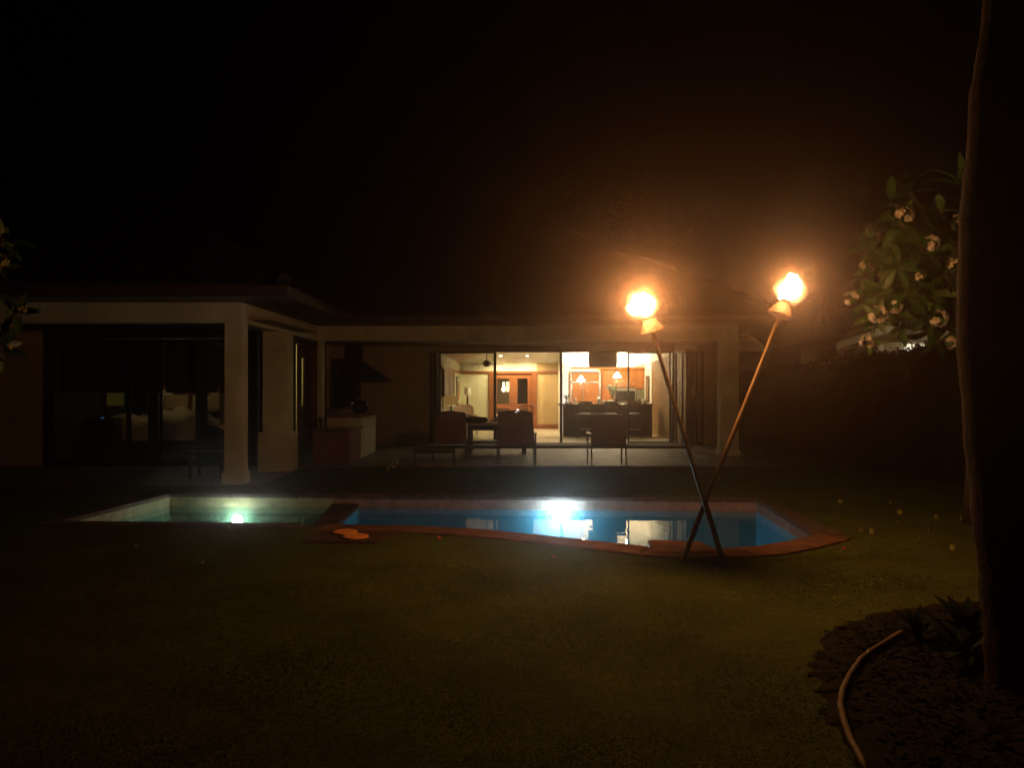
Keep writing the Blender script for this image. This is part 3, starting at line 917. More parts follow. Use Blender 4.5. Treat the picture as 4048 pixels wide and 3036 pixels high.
MB().box(1.44, 4.40, 24.82, 25.62, 1.03, 1.075).build('top', M_GRANITE, bar, bevel=.006)
MB().box(4.17, 4.30, 27.62, 27.63, 0, 0).build('backsplash', M_GREYTILE, bar) if False else None
hp('backsplash', M_GREYTILE, (4.325, 4.612, 27.78, 27.80, 1.05, 1.5))
# things on the bar
def small(name, label, cat, X, Y, Z, prof, m, group=None):
    o = MB().lathe(prof, (X, Y, Z), 14).build(name, m, smooth=True)
    return tag(o, label, cat, group)
TB = 1.075
def potted(u, Y, label, sc=1.0, pot=M_CERAMIC, leaves=16, tall=1.0):
    X = (u - CU) / F * Y
    r = thing('potted_plant', label, 'plant', (X, Y, TB))
    MB().lathe([(.04 * sc, 0), (.06 * sc, .08 * sc), (.055 * sc, .08 * sc)], (X, Y, TB), 12).build('pot', pot, r, smooth=True)
    lf = MB()
    for k in range(leaves):
        a = random.uniform(0, 6.28); L = random.uniform(.12, .2) * sc
        d = Vector((math.cos(a), math.sin(a), 0)); s_ = Vector((-d.y, d.x, 0)) * .018 * sc
        p0 = Vector((X, Y, TB + .07 * sc)); p1 = p0 + d * L * .5 + Vector((0, 0, L * 1.1 * tall)); p2 = p0 + d * L + Vector((0, 0, L * .8 * tall))
        lf.add([p0, p1 - s_, p2, p1 + s_], [(0, 1, 2, 3)])
    lf.build('foliage', M_HERB, r)
potted(2240, 25.1, 'small leafy potted plant at the end of the kitchen bar', 1.0)
potted(2420, 25.2, 'tall drooping potted plant in the middle of the kitchen bar', 1.75, pot=M_COPPER, leaves=20, tall=1.25)
small('bottle', 'small white bottle on the bar beside the refrigerator handle', 'bottle', (2275 - CU) / F * 25.2, 25.2, TB, [(.035, 0), (.045, .03), (.04, .12), (.015, .17), (.015, .21)], M_CERAMIC)
small('canister', 'pale grey canister on the bar left of the drooping plant', 'canister', (2367 - CU) / F * 25.3, 25.3, TB, [(.06, 0), (.06, .17), (.05, .18), (.02, .20)], M_STEEL)
small('mug', 'white mug on the bar beside the drooping plant', 'mug', (2388 - CU) / F * 25.0, 25.0, TB, [(.03, 0), (.045, .02), (.05, .11), (.045, .11)], M_CERAMIC)
small('bowl', 'low white bowl on the bar near the small plant', 'bowl', (2257 - CU) / F * 25.0, 25.0, TB, [(.03, 0), (.07, .03), (.09, .06), (.08, .06)], M_CERAMIC)
small('bowl', 'wide white bowl on the bar below the drooping plant', 'bowl', (2402 - CU) / F * 24.95, 24.95, TB, [(.04, 0), (.10, .04), (.12, .08), (.11, .08)], M_CERAMIC)
tag(MB().pad(2.97, 3.25, 24.9, 25.12, TB + .002, TB + .11, 6, 6, .6, .01).build('napkin_stack', M_CERAMIC), 'crumpled white cloth napkins on the bar in front of the oven', 'napkins')
small('kettle', 'dark kettle on the bar at its end by the wall', 'kettle', (2528 - CU) / F * 25.3, 25.3, TB, [(.07, 0), (.085, .04), (.06, .12), (.02, .14), (.02, .17)], M_BRONZE)
tag(MB().box(4.10, 4.26, 25.1, 25.3, TB, TB + .13).build('toaster', M_CERAMIC, bevel=.02), 'white toaster on the bar beside the kettle', 'toaster')
# framed panel on the white kitchen wall
r = thing('wall_picture', 'tall dark framed panel on the white wall beside the kitchen', 'picture', (4.61, 27.0, .98))
MB().box(4.585, 4.618, 26.75, 27.35, 1.08, 1.98).build('frame', M_DARKWOOD, r)
MB().box(4.58, 4.586, 26.82, 27.28, 1.16, 1.9).build('canvas', M_BROWNDRUM, r)
# bar stools
def stool_proto(name, label):
    r = thing(name, label, 'bar stool', (0, 0, 0), group='stools at the kitchen bar', local=True)
    MB().pad(-.21, .21, -.2, .2, .68, .77, 6, 6, .3).build('seat', M_WICKER, r, smooth=True)
    for sx in (-1, 1):
        for sy in (-1, 1):
            MB().tube([(sx * .22, sy * .21, 0), (sx * .18, sy * .17, .70)], [.02, .022], 8).build('leg', M_DARKWOOD, r)
    for sx in (-1, 1):
        MB().tube([(sx * .18, -.18, .70), (sx * .185, -.25, 1.10)], .02, 8).build('back_post', M_DARKWOOD, r)
    MB().hexa([(-.2, -.235, .86), (.2, -.235, .86), (.2, -.215, .86), (-.2, -.215, .86)], [(-.2, -.265, 1.12), (.2, -.265, 1.12), (.2, -.245, 1.12), (-.2, -.245, 1.12)]).build('backrest', M_SLING, r, bevel=.008)
    MB().tube([(-.2, .19, .25), (.2, .19, .25)], .014, 8).build('footrest', M_STEEL, r)
    return r
st = stool_proto('bar_stool', 'dark bar stool in front of the refrigerator end of the bar')
st.location = (2.22, 24.35, .046)
for X, rz, lab in ((3.0, .1, 'dark bar stool in the middle of the kitchen bar'), (3.75, -.2, 'dark bar stool at the wall end of the kitchen bar')):
    c = copy_tree(st); c.location = (X, 24.35, .046); c.rotation_euler = (0, 0, rz); c['label'] = lab

# ================================================================== living room furniture
fan = thing('ceiling_fan', 'dark ceiling fan with brown blades on a long rod', 'ceiling fan', (-0.83, 26.2, 2.4))
FX, FY = -0.83, 26.2
zb = HC + (CV - 1440) / F * FY
MB().lathe([(.05, zb - .08), (.10, zb - .05), (.13, zb), (.14, zb + .06), (.07, zb + .12)], (FX, FY, 0), 20).build('motor', M_BRONZE, fan, smooth=True)
MB().tube([(FX, FY, zb + .1), (FX, FY, 2.49 + .35 * (FX + 1.95))], .016, 8).build('rod', M_BRONZE, fan)
for k in range(5):
    a = R(8) + k * 2 * math.pi / 5
    d = Vector((math.cos(a), math.sin(a), 0)); s_ = Vector((-d.y, d.x, .12)) 
    p = Vector((FX, FY, zb - .01))
    q = [p + d * .13 - s_ * .04, p + d * .58 - s_ * .07, p + d * .58 + s_ * .07, p + d * .13 + s_ * .04]
    MB().hexa(q, [v + Vector((0, 0, .012)) for v in q]).build('blade', M_REDWOOD, fan)
# glazed cabinet let into the left wall
gc = thing('glazed_wall_cabinet', 'dark wall cabinet with four glass squares in a brown frame', 'cabinet', (-1.93, 23.9, 1.35))
MB().box(-1.949, -1.90, 22.0, 25.9, 1.33, 2.095).build('backing', M_DARKWOOD, gc)
f = MB().box(-1.90, -1.86, 22.0, 22.1, 1.33, 2.095).box(-1.90, -1.86, 25.8, 25.9, 1.33, 2.095).box(-1.90, -1.86, 22.1, 25.8, 2.0, 2.095).box(-1.90, -1.86, 22.1, 25.8, 1.33, 1.40).box(-1.90, -1.865, 23.9, 24.0, 1.4, 2.0).box(-1.90, -1.868, 22.1, 25.8, 1.68, 1.72)
f.build('frame', M_REDWOOD, gc)
for a, b_ in ((22.1, 23.9), (24.0, 25.8)):
    for z0, z1 in ((1.4, 1.68), (1.72, 2.0)):
        MB().box(-1.885, -1.878, a, b_, z0, z1).build('pane', M_SMOKE, gc)
pc = thing('wall_picture', 'tall narrow orange painting in a black frame on the cream wall', 'picture', (-1.93, 28.4, .97))
MB().box(-1.949, -1.91, 27.75, 29.0, .97, 1.98).build('frame', M_BLACK, pc)
MB().box(-1.91, -1.905, 27.9, 28.85, 1.04, 1.91).build('mount', M_MATB, pc)
MB().box(-1.905, -1.901, 27.95, 28.8, 1.12, 1.82).build('canvas', M_ART, pc)
def shade_lamp(X, Y, ztab, zsh, r0, r1, h, label, base_mat, lit, stack):
    r = thing('table_lamp', label, 'lamp', (X, Y, ztab), group='living room lamps')
    prof = [(.07, ztab), (.07, ztab + .02)]
    nst = 4
    for k in range(nst):
        zz = ztab + .02 + (zsh - ztab - .04) * k / nst
        dz = (zsh - ztab - .04) / nst
        prof += [(.022, zz), ((.055 - .007 * k) if stack else .03, zz + dz * .5), (.02, zz + dz * .98)]
    MB().lathe(prof, (X, Y, 0), 14).build('base', base_mat, r, smooth=True)
    MB().lathe([(r0, zsh), (r1, zsh + h)], (X, Y, 0), 24, caps=False).build('shade', lit, r)
    return r
M_SHWHITE = mat('white_lamp_shade', (0.72, 0.68, 0.56), 0.9, 0.04, 20, 0.05)
M_SHTAN = glow('tan_lamp_shade', (0.42, 0.22, 0.06), 0.8)
def side_table(X, Y, h, label, m, rr=.24):
    r = thing('side_table', label, 'table', (X, Y, .045))
    MB().lathe([(rr, h - .03), (rr, h)], (X, Y, 0), 20).build('top', m, r)
    MB().lathe([(.03, .07), (.03, h - .03)], (X, Y, 0), 10).build('leg', m, r)
    MB().lathe([(.15, .045), (.13, .07)], (X, Y, 0), 16).build('foot', m, r)
side_table(-1.62, 29.0, .86, 'small round table under the white shaded lamp', M_DARKWOOD, .22)
shade_lamp(-1.62, 29.0, .86, 1.33, .125, .105, .26, 'white shaded lamp with dark stacked base by the cream wall', M_BRONZE, M_SHWHITE, True)
side_table(-1.66, 22.7, .78, 'small round table under the tan drum lamp', M_DARKWOOD, .22)
shade_lamp(-1.86 + .13, 22.7, .78, 1.09, .19, .19, .255, 'tan drum shaded lamp below the dark glazed cabinet', M_DARKWOOD, M_SHTAN, False)
def armchair(X, Y, rz, label, m):
    r = thing('armchair', label, 'armchair', (X, Y, .046), group='rose armchairs in the living room', rz=rz, local=True)
    MB().pad(-.33, .33, -.32, .32, .26, .48, 6, 6, .25).build('seat', m, r, smooth=True)
    bk = MB()
    prof = []
    for i in range(9):
        a = -1 + i / 4
        prof.append((a * .34, .30 + .06 * a * a * -1))
    for i, (xx, yy) in enumerate(prof[:-1]):
        x2, y2 = prof[i + 1]
        h1 = .98 - .10 * (xx / .34) ** 4; h2 = .98 - .10 * (x2 / .34) ** 4
        bk.hexa([(xx, yy, .25), (x2, y2, .25), (x2, y2 + .11, .25), (xx, yy + .11, .25)], [(xx, yy + .06, h1), (x2, y2 + .06, h2), (x2, y2 + .15, h2), (xx, yy + .15, h1)])
    bk.build('backrest', m, r)
    for s_ in (-1, 1):
        MB().pad(s_ * .33 - .06, s_ * .33 + .06, -.32, .30, .26, .64, 4, 6, .3).build('arm', m, r, smooth=True)
        for sy in (-1, 1):
            MB().tube([(s_ * .28, sy * .27, 0), (s_ * .28, sy * .27, .28)], [.018, .028], 8).build('leg', M_DARKWOOD, r)
armchair(-1.50, 26.2, R(20), 'pale rose armchair in front of the white shaded lamp', M_PINK)
armchair(-1.62, 23.7, R(75), 'rose armchair beside the tan drum lamp', M_PINK)
dt = thing('indoor_dining_table', 'wooden table inside behind the middle glass door', 'table', (0, 24.0, .045))
MB().box(-.55, .58, 23.4, 24.6, .70, .74).build('top', M_REDWOOD, dt, bevel=.008)
for x_ in (-.47, .50):
    for y_ in (23.5, 24.5):
        MB().box(x_ - .035, x_ + .035, y_ - .035, y_ + .035, .045, .70).build('leg', M_REDWOOD, dt)
X, Y, Z = .17, 23.8, .742
r = thing('glass_candle_lamp', 'small bright glowing candle lamp on the indoor table', 'candle lamp', (X, Y, Z))
MB().lathe([(.07, .0), (.09, .02), (.085, .05)], (X, Y, Z), 16).build('dish', M_CERAMIC, r, smooth=True)
MB().lathe([(.085, .05), (.075, .10), (.03, .17), (.01, .19)], (X, Y, Z), 16).build('globe', glow('candle_globe', (1, .82, .80), 8), r, smooth=True)
small('bowl', 'pale bowl on the indoor table beside the glowing candle lamp', 'bowl', .42, 23.8, .742, [(.05, 0), (.12, .05), (.16, .11), (.15, .11)], M_CLOTH)
# wooden chair behind it
def side_chair(X, Y, rz, label):
    r = thing('wooden_chair', label, 'chair', (X, Y, .046), rz=rz, local=True)
    MB().pad(-.22, .22, -.21, .21, .43, .49, 5, 5, .25).build('seat', M_PINK, r, smooth=True)
    for sx in (-1, 1):
        MB().tube([(sx * .2, -.19, 0), (sx * .19, -.18, .44)], .018, 8).build('leg', M_REDWOOD, r)
        MB().tube([(sx * .2, .2, 0), (sx * .19, .19, .45), (sx * .2, .25, .95)], .019, 8).build('leg', M_REDWOOD, r)
    MB().tube([(-.21, .25, .93), (0, .285, .96), (.21, .25, .93)], .03, 8).build('top_rail', M_REDWOOD, r)
    for k in range(4):
        MB().tube([(-.12 + k * .08, .2, .47), (-.12 + k * .08, .265, .93)], .008, 6).build('spindle', M_REDWOOD, r)
side_chair(.42, 25.1, R(-10), 'wooden chair with a curved top rail behind the indoor table')

# ================================================================== bedroom
bd = thing('bed', 'large bed with rumpled pale duvet behind the dark glass wall', 'bed', (-7.7, 18.2, .03))
MB().box(-9.0, -6.75, 17.55, 19.35, .20, .55).build('base', M_DARKWOOD, bd)
dv = MB()
nx, ny = 30, 18
vs = []
for i in range(nx + 1):
    for j in range(ny + 1):
        X = -9.05 + 2.35 * i / nx; Y = 17.45 + 2.0 * j / ny
        e = min(1, min(j, ny - j, i, nx - i) / 1.5)
        zt = .96 + .10 * math.sin(X * 3.1 + Y * 1.7) + .05 * math.sin(Y * 6 + X * 4.3) + .06 * math.sin(X * 7.7 - Y * 2.2) + random.uniform(-.012, .012)
        zt -= .10 * max(0, (X + 7.6) / .9)
        vs.append((X, Y, .42 + (zt - .42) * (0.0 if e == 0 else (.8 if e < 1 else 1))))
dv.add(vs, [(i * (ny + 1) + j, (i + 1) * (ny + 1) + j, (i + 1) * (ny + 1) + j + 1, i * (ny + 1) + j + 1) for i in range(nx) for j in range(ny)])
dv.build('duvet', M_LINEN, bd, smooth=True)
hb = MB().box(-8.95, -6.6, 19.5, 19.58, .2, 1.62).build('headboard', M_REDWOOD, bd)
for i, (xa, xb, z0, z1, tl, mm, lab) in enumerate(((-8.72, -8.15, 1.10, 1.55, .3, M_CERAMIC, 'white pillow upright at the near end of the headboard'),
                                              (-8.30, -7.72, 1.02, 1.42, .2, M_PILLOW, 'beige pillow leaning between the upright pillows'),
                                              (-7.66, -7.12, 1.02, 1.40, .2, M_LINEN, 'pale pillow lying beyond the dark door post'),
                                              (-7.22, -6.82, 1.02, 1.50, .3, M_PILLOW, 'beige pillow upright at the end of the bed'))):
    o = MB().pad(0, xb - xa, 0, z1 - z0, -.09, .09, 8, 8, .45)
    M = Matrix.Translation((xa, 19.05 - .1 * (i % 2), z0)) @ Matrix.Rotation(R(90) - tl, 4, 'X')
    o.v = [tuple(M @ Vector(v)) for v in o.v]
    tag(o.build('pillow', mm, smooth=True), lab, 'pillow', group='pillows on the bed')
r = thing('bedside_lamp', 'dim yellow square bedside lamp behind the far glass panel', 'lamp', (-10.2 + 1.05, 18.6, .8))
MB().lathe([(.07, .75), (.03, .78), (.05, .95), (.02, 1.17)], (-9.15, 18.4, 0), 12).build('base', M_BRONZE, r, smooth=True)
MB().box(-9.29, -9.02, 18.27, 18.53, 1.17, 1.52).build('shade', glow('dim_shade', (.55, .42, .06), .035), r)
side_table(-9.15, 18.4, .75, 'small table under the yellow bedside lamp', M_DARKWOOD, .2)
lamp('bulb', 'POINT', (-7.7, 18.2, 2.2), P_BED, (1, .72, .34), r, radius=.12)  # added light over the bed, set apart from the bedside lamp's shade
tag(MB().box(-8.64, -8.60, 16.75, 16.8, .94, .96).build('standby_light', glow('blue_led', (.10, .35, 1.0), 0.25)), 'tiny blue standby light glowing in the dark bedroom', 'indicator light')
tag(MB().box(-8.9, -8.3, 16.6, 16.95, .03, .94).build('media_console', M_DARKWOOD, bevel=.01), 'low dark console with the blue standby light in the bedroom', 'console')
r = thing('hall_lamp', 'warm hall lamp behind the narrow lit window of the wing', 'lamp', (-5.9, 19.6, 2.3))
MB().lathe([(.10, 2.55), (.12, 2.6), (.05, 2.69)], (-5.9, 19.6, 0), 14).build('shade', glow('hall_glass', (1, .85, .35), 3), r, smooth=True)
lamp('bulb', 'POINT', (-5.9, 19.6, 2.4), P_HALL, (1, .84, .30), r, radius=.06)

# ================================================================== patio furniture
gcn = thing('grill_counter', 'L shaped outdoor counter with red brown front and pale end', 'counter', (-3.9, 17.2, 0))
MB().box(-4.05, -3.30, 16.2, 17.4, .04, .70).build('front_base', M_REDSTUC, gcn, bevel=.01)
MB().box(-4.10, -3.26, 16.14, 17.42, .70, .745).build('countertop', M_GRANITE, gcn, bevel=.006)
MB().box(-4.05, -3.30, 17.42, 19.3, .04, .93).build('rear_base', M_STUCCO, gcn, bevel=.01)
MB().box(-4.10, -3.25, 17.424, 19.35, .93, .97).build('rear_top', M_COPING, gcn, bevel=.006)
gr = thing('kettle_grill', 'small dark round grill standing on the outdoor counter', 'grill', (-3.5, 18.3, .97))
MB().lathe([(.07, .99), (.2, 1.07), (.22, 1.14), (.215, 1.16)], (-3.5, 18.3, 0), 20).build('bowl', M_BLACK, gr, smooth=True)
MB().lathe([(.22, 1.16), (.19, 1.24), (.10, 1.30), (.02, 1.31)], (-3.5, 18.3, 0), 20).build('lid', M_BLACK, gr, smooth=True)
MB().tube([(-3.56, 18.3, 1.30), (-3.55, 18.3, 1.34), (-3.45, 18.3, 1.34), (-3.44, 18.3, 1.30)], .01, 8).build('handle', M_STEEL, gr)
for k in range(3):
    a = k * 2.1
    MB().tube([(-3.5 + .16 * math.cos(a), 18.3 + .16 * math.sin(a), .972), (-3.5 + .1 * math.cos(a), 18.3 + .1 * math.sin(a), 1.05)], .012, 6).build('leg', M_BLACK, gr)
# serving window with dark hood in the patio wall
pw = MB().box(-4.85, -4.05, 21.32, 21.398, 1.02, 1.08).box(-4.85, -4.79, 21.32, 21.398, 1.08, 2.3).box(-4.11, -4.05, 21.32, 21.398, 1.08, 2.3).box(-4.85, -4.05, 21.32, 21.398, 2.3, 2.36).build('window', M_DARKWOOD, house)
MB().box(-4.79, -4.11, 21.36, 21.37, 1.08, 2.3).build('pane', M_DGLASS, pw)
hd = thing('vent_hood', 'dark sloped metal vent hood on the patio wall above the counter', 'hood', (-3.85, 21.1, 1.75))
MB().hexa([(-4.6, 20.75, 1.75), (-3.2, 20.75, 1.75), (-3.2, 21.395, 1.75), (-4.6, 21.395, 1.75)], [(-4.5, 21.1, 2.25), (-3.9, 21.1, 2.25), (-3.9, 21.395, 2.25), (-4.5, 21.395, 2.25)]).build('canopy', M_BLACK, hd)
MB().box(-4.4, -4.0, 21.12, 21.395, 2.25, 2.715).build('duct', M_BLACK, hd)

def patio_chair(label, loc, rz, m, w=.66, h=1.02):
    r = thing('patio_chair', label, 'patio chair', loc, group='high backed patio chairs', rz=rz, local=True)
    hw = w / 2
    bk = MB()
    n_ = 8
    for i in range(n_):
        a0, a1 = i / n_, (i + 1) / n_
        def pt(a, s_, d):
            z = .40 + (h - .40) * a
            y = -.26 - .14 * a - .03 * math.sin(a * math.pi)
            return (s_ * (hw - .05 * a * a), y + d, z)
        bk.hexa([pt(a0, -1, -.01), pt(a0, 1, -.01), pt(a0, 1, .012), pt(a0, -1, .012)], [pt(a1, -1, -.01), pt(a1, 1, -.01), pt(a1, 1, .012), pt(a1, -1, .012)])
    bk.build('backrest', m, r, smooth=False)
    MB().pad(-hw, hw, -.27, .28, .36, .44, 6, 6, .25).build('seat', m, r, smooth=True)
    MB().tube([(-hw + .04, -.40, h - .01), (0, -.415, h + .025), (hw - .04, -.40, h - .01)], .018, 8).build('top_rail', M_CHFRAME, r)
    for s_ in (-1, 1):
        MB().tube([(s_ * (hw + .01), -.32, 0), (s_ * (hw + .01), -.24, .40), (s_ * (hw - .03), -.40, h)], .017, 8).build('leg', M_CHFRAME, r)
        MB().tube([(s_ * (hw + .02), .30, 0), (s_ * (hw + .02), .27, .40), (s_ * (hw + .02), .26, .60)], .017, 8).build('leg', M_CHFRAME, r)
        MB().box(min(s_ * (hw - .01), s_ * (hw + .055)), max(s_ * (hw - .01), s_ * (hw + .055)), -.32, .30, .60, .63).build('armrest', M_CHFRAME, r, bevel=.008)
    return r
patio_chair('high backed patio chair with its back to the pool, by the outdoor counter', (-1.31, 16.75, .05), R(6), M_SLING)
patio_chair('high backed patio chair with its back to the pool, before the entrance doors', (.09, 15.95, .05), R(-4), M_SLING, .70, 1.06)
patio_chair('high backed patio chair with its back to the pool, before the kitchen bar', (1.90, 16.0, .05), R(2), M_SLING, .66, .96)
ot = thing('ottoman', 'low sling ottoman on the patio beside the chair by the counter', 'ottoman', (-1.55, 15.9, .05), rz=R(8), local=True)
MB().pad(-.42, .42, -.28, .28, .24, .34, 8, 6, .25).build('cushion', M_SLING, ot, smooth=True)
for sx in (-1, 1):
    for sy in (-1, 1):
        MB().tube([(sx * .40, sy * .26, 0), (sx * .38, sy * .24, .28)], .016, 8).build('leg', M_CHFRAME, ot)
    MB().tube([(sx * .40, -.26, .27), (sx * .40, .26, .27)], .016, 8).build('rail', M_CHFRAME, ot)
tb = thing('patio_table', 'pale topped patio table between the high backed chairs', 'table', (-.35, 18.7, .05))
MB().box(-1.12, .42, 18.2, 19.2, .72, .76).build('top', M_CLOTH, tb, bevel=.008)
MB().box(-1.02, .32, 18.28, 19.12, .60, .72).build('apron', M_DARKWOOD, tb)
for x_ in (-.98, .28):
    for y_ in (18.33, 19.07):
        MB().box(x_ - .045, x_ + .045, y_ - .045, y_ + .045, .05, .60).build('leg', M_DARKWOOD, tb)
MB().box(-.9, .2, 18.4, 19.0, .30, .34).build('shelf', M_DARKWOOD, tb)
bs = thing('wicker_tray', 'dark wicker tray lying on the pale patio table', 'tray', (-.88, 18.6, .76))
MB().pad(-1.12, -.55, 18.4, 18.85, .762, .90, 10, 8, .35, .008).build('basket', M_WICKER, bs, smooth=False)
MB().tube([(-1.10, 18.6, .84), (-1.16, 18.6, .90), (-1.02, 18.6, .94), (-.9, 18.6, .90)], .012, 8).build('handle', M_WICKER, bs)
small('glass_tumbler', 'small pale tumbler on the edge of the patio table', 'tumbler', -.47, 18.35, .76, [(.03, 0), (.036, .1), (.03, .1)], M_CERAMIC)
tag(MB().box(-1.1, -1.02, 17.55, 17.6, .05, .17).build('yellow_box', M_YPETAL, bevel=.005), 'small yellow box on the patio beside the table leg', 'box')
# lanai furniture of the wing
la = thing('lanai_armchair', 'round backed wicker armchair with pale cushion behind the corner column', 'armchair', (-5.25, 14.6, .015), rz=R(160), local=True)
MB().lathe([(.30, .18), (.36, .22), (.37, .34), (.34, .38)], (0, 0, 0), 20).build('base', M_WICKER, la, smooth=True)
o = MB()
for k in range(14):
    a0, a1 = R(20 + k * 10), R(30 + k * 10)
    h0, h1 = .62 + .28 * math.sin((a0 - R(20)) / R(140) * math.pi), .62 + .28 * math.sin((a1 - R(20)) / R(140) * math.pi)
    o.hexa([(.34 * math.cos(a0), .34 * math.sin(a0), .3), (.34 * math.cos(a1), .34 * math.sin(a1), .3), (.40 * math.cos(a1), .40 * math.sin(a1), .3), (.40 * math.cos(a0), .40 * math.sin(a0), .3)],
           [(.38 * math.cos(a0), .38 * math.sin(a0), h0), (.38 * math.cos(a1), .38 * math.sin(a1), h1), (.44 * math.cos(a1), .44 * math.sin(a1), h1), (.44 * math.cos(a0), .44 * math.sin(a0), h0)])
o.build('backrest', M_WICKER, la)
MB().pad(-.28, .28, -.28, .28, .38, .50, 6, 6, .3).build('cushion', M_PILLOW, la, smooth=True)
o = MB().pad(-.22, .22, -.2, .2, -.07, .07, 6, 6, .4)
M = Matrix.Translation((0, .24, .72)) @ Matrix.Rotation(R(75), 4, 'X')
o.v = [tuple(M @ Vector(v)) for v in o.v]
o.build('back_cushion', M_PILLOW, la, smooth=True)
lt = thing('lanai_table', 'low dark table standing beside the corner column', 'table', (-5.3, 14.0, .015), local=True)
MB().box(-.32, .32, -.25, .25, .42, .46).build('top', M_DARKWOOD, lt, bevel=.008)
for sx in (-1, 1):
    for sy in (-1, 1):
        MB().box(sx * .27 - .025, sx * .27 + .025, sy * .2 - .025, sy * .2 + .025, 0, .42).build('leg', M_DARKWOOD, lt)

# ================================================================== torches
FLAME_GAS = 60.0
def torch(label, base, top, lean, seed, tilt, lobes, power):
    """a bamboo pole planted in the lawn with a copper hat and a wind blown flame"""
    rnd = random.Random(seed)
    base, top = Vector(base), Vector(top)
    r = thing('garden_torch', label, 'torch', tuple(base), group='crossed garden torches')
    d = (top - base).normalized()
    L = (top - base).length
    pts, rad = [], []
    nn = 9
    for i in range(nn):
        a0 = i / nn
        for e, k in ((0.0, 1.18), (.08, 1.0), (.92, 1.0)):
            a = a0 + e / nn
            bend = Vector((math.sin(a * 5 + seed), math.cos(a * 4), 0)) * .004
            pts.append(base + d * (L * a) + bend - (d * .06 if i == 0 and e == 0 else Vector()))
            rad.append((.026 - .009 * a) * k)
    MB().tube(pts, rad, 10).build('pole', M_BAMBOO, r, smooth=True)
    M = d.to_track_quat('Z', 'Y').to_matrix()
    MB().lathe([(.112, -.045), (.116, -.04), (.066, .05), (.055, .075), (.05, .07)], top, 24, M=M).build('hat', M_COPPER, r, smooth=False)
    MB().lathe([(.045, .05), (.05, .07), (.048, .105), (.02, .115)], top, 18, M=M).build('fuel_can', M_COPPER, r)
    MB().lathe([(.014, .11), (.012, .15)], top, 8, M=M).build('wick', M_WICK, r)
    tip = top + d * .10
    fc = tip + Vector((lean[0], 0, .105))
    def ball(name, m, par, rx, rz, amp):
        o = MB()
        vs, n, rings = [], 20, 12
        for i in range(rings + 1):
            a = math.pi * i / rings
            for k in range(n):
                t = 2 * math.pi * k / n
                q = 1 + amp * math.sin(3 * t + seed + 2 * a) + amp * .8 * math.sin(4 * a + seed + 2 * t)
                vs.append(fc + M2 @ Vector((math.sin(a) * math.cos(t) * rx * q, math.sin(a) * math.sin(t) * rx * q * .85, -math.cos(a) * rz * q)))
        o.add(vs, [(i * n + k, i * n + (k + 1) % n, (i + 1) * n + (k + 1) % n, (i + 1) * n + k) for i in range(rings) for k in range(n)])
        return o.build(name, m, par, smooth=True)
    M2 = Matrix.Rotation(tilt, 3, 'Y')
    gas = bpy.data.materials.new('flame_gas')
    gas.use_nodes = True
    nt = gas.node_tree
    nt.nodes.remove(nt.nodes['Principled BSDF'])
    N = nt.nodes.new
    tc = N('ShaderNodeTexCoord'); no = N('ShaderNodeTexNoise'); no.inputs['Scale'].default_value = 9.0
    nt.links.new(tc.outputs['Object'], no.inputs['Vector'])
    sub = N('ShaderNodeVectorMath'); sub.operation = 'SUBTRACT'; sub.inputs[1].default_value = tuple(fc - base)
    nt.links.new(tc.outputs['Object'], sub.inputs[0])
    wob = N('ShaderNodeVectorMath'); wob.operation = 'MULTIPLY_ADD'
    wob.inputs[1].default_value = (.13, .13, .13)
    nt.links.new(no.outputs['Color'], wob.inputs[0]); nt.links.new(sub.outputs[0], wob.inputs[2])
    off = N('ShaderNodeVectorMath'); off.operation = 'SUBTRACT'; off.inputs[1].default_value = (.065, .065, .065)
    nt.links.new(wob.outputs[0], off.inputs[0])
    sca = N('ShaderNodeVectorMath'); sca.operation = 'DIVIDE'; sca.inputs[1].default_value = (.175, .16, .15)
    nt.links.new(off.outputs[0], sca.inputs[0])
    ln = N('ShaderNodeVectorMath'); ln.operation = 'LENGTH'
    nt.links.new(sca.outputs[0], ln.inputs[0])
    rp = N('ShaderNodeValToRGB')
    rp.color_ramp.elements[0].position = 0.0; rp.color_ramp.elements[0].color = (1.0, .78, .42, 1)
    rp.color_ramp.elements[1].position = 1.0; rp.color_ramp.elements[1].color = (1.0, .42, .12, 1)
    nt.links.new(ln.outputs['Value'], rp.inputs[0])
    mr = N('ShaderNodeMapRange'); mr.inputs['From Min'].default_value = 1.0; mr.inputs['From Max'].default_value = 0.45
    nt.links.new(ln.outputs['Value'], mr.inputs['Value'])
    pw = N('ShaderNodeMath'); pw.operation = 'POWER'; pw.inputs[1].default_value = 2.2
    nt.links.new(mr.outputs[0], pw.inputs[0])
    mu = N('ShaderNodeMath'); mu.operation = 'MULTIPLY'; mu.inputs[1].default_value = FLAME_GAS
    nt.links.new(pw.outputs[0], mu.inputs[0])
    em = N('ShaderNodeEmission')
    nt.links.new(rp.outputs[0], em.inputs[0]); nt.links.new(mu.outputs[0], em.inputs[1])
    nt.links.new(em.outputs[0], nt.nodes['Material Output'].inputs['Volume'])
    fl = ball('flame', gas, r, .24, .22, .0)
    co = MB()
    for (ox, oz, rx, rz) in lobes:
        n, rings, vs = 16, 10, []
        for i in range(rings + 1):
            a = math.pi * i / rings
            for k in range(n):
                t = 2 * math.pi * k / n
                q = 1 + .10 * math.sin(3 * t + seed + 2 * a) + .09 * math.sin(4 * a + seed + 2 * t)
                vs.append(fc + Vector((ox + math.sin(a) * math.cos(t) * rx * q, math.sin(a) * math.sin(t) * rx * q * .8, oz - math.cos(a) * rz * q)))
        co.add(vs, [(i * n + k, i * n + (k + 1) % n, (i + 1) * n + (k + 1) % n, (i + 1) * n + k) for i in range(rings) for k in range(n)])
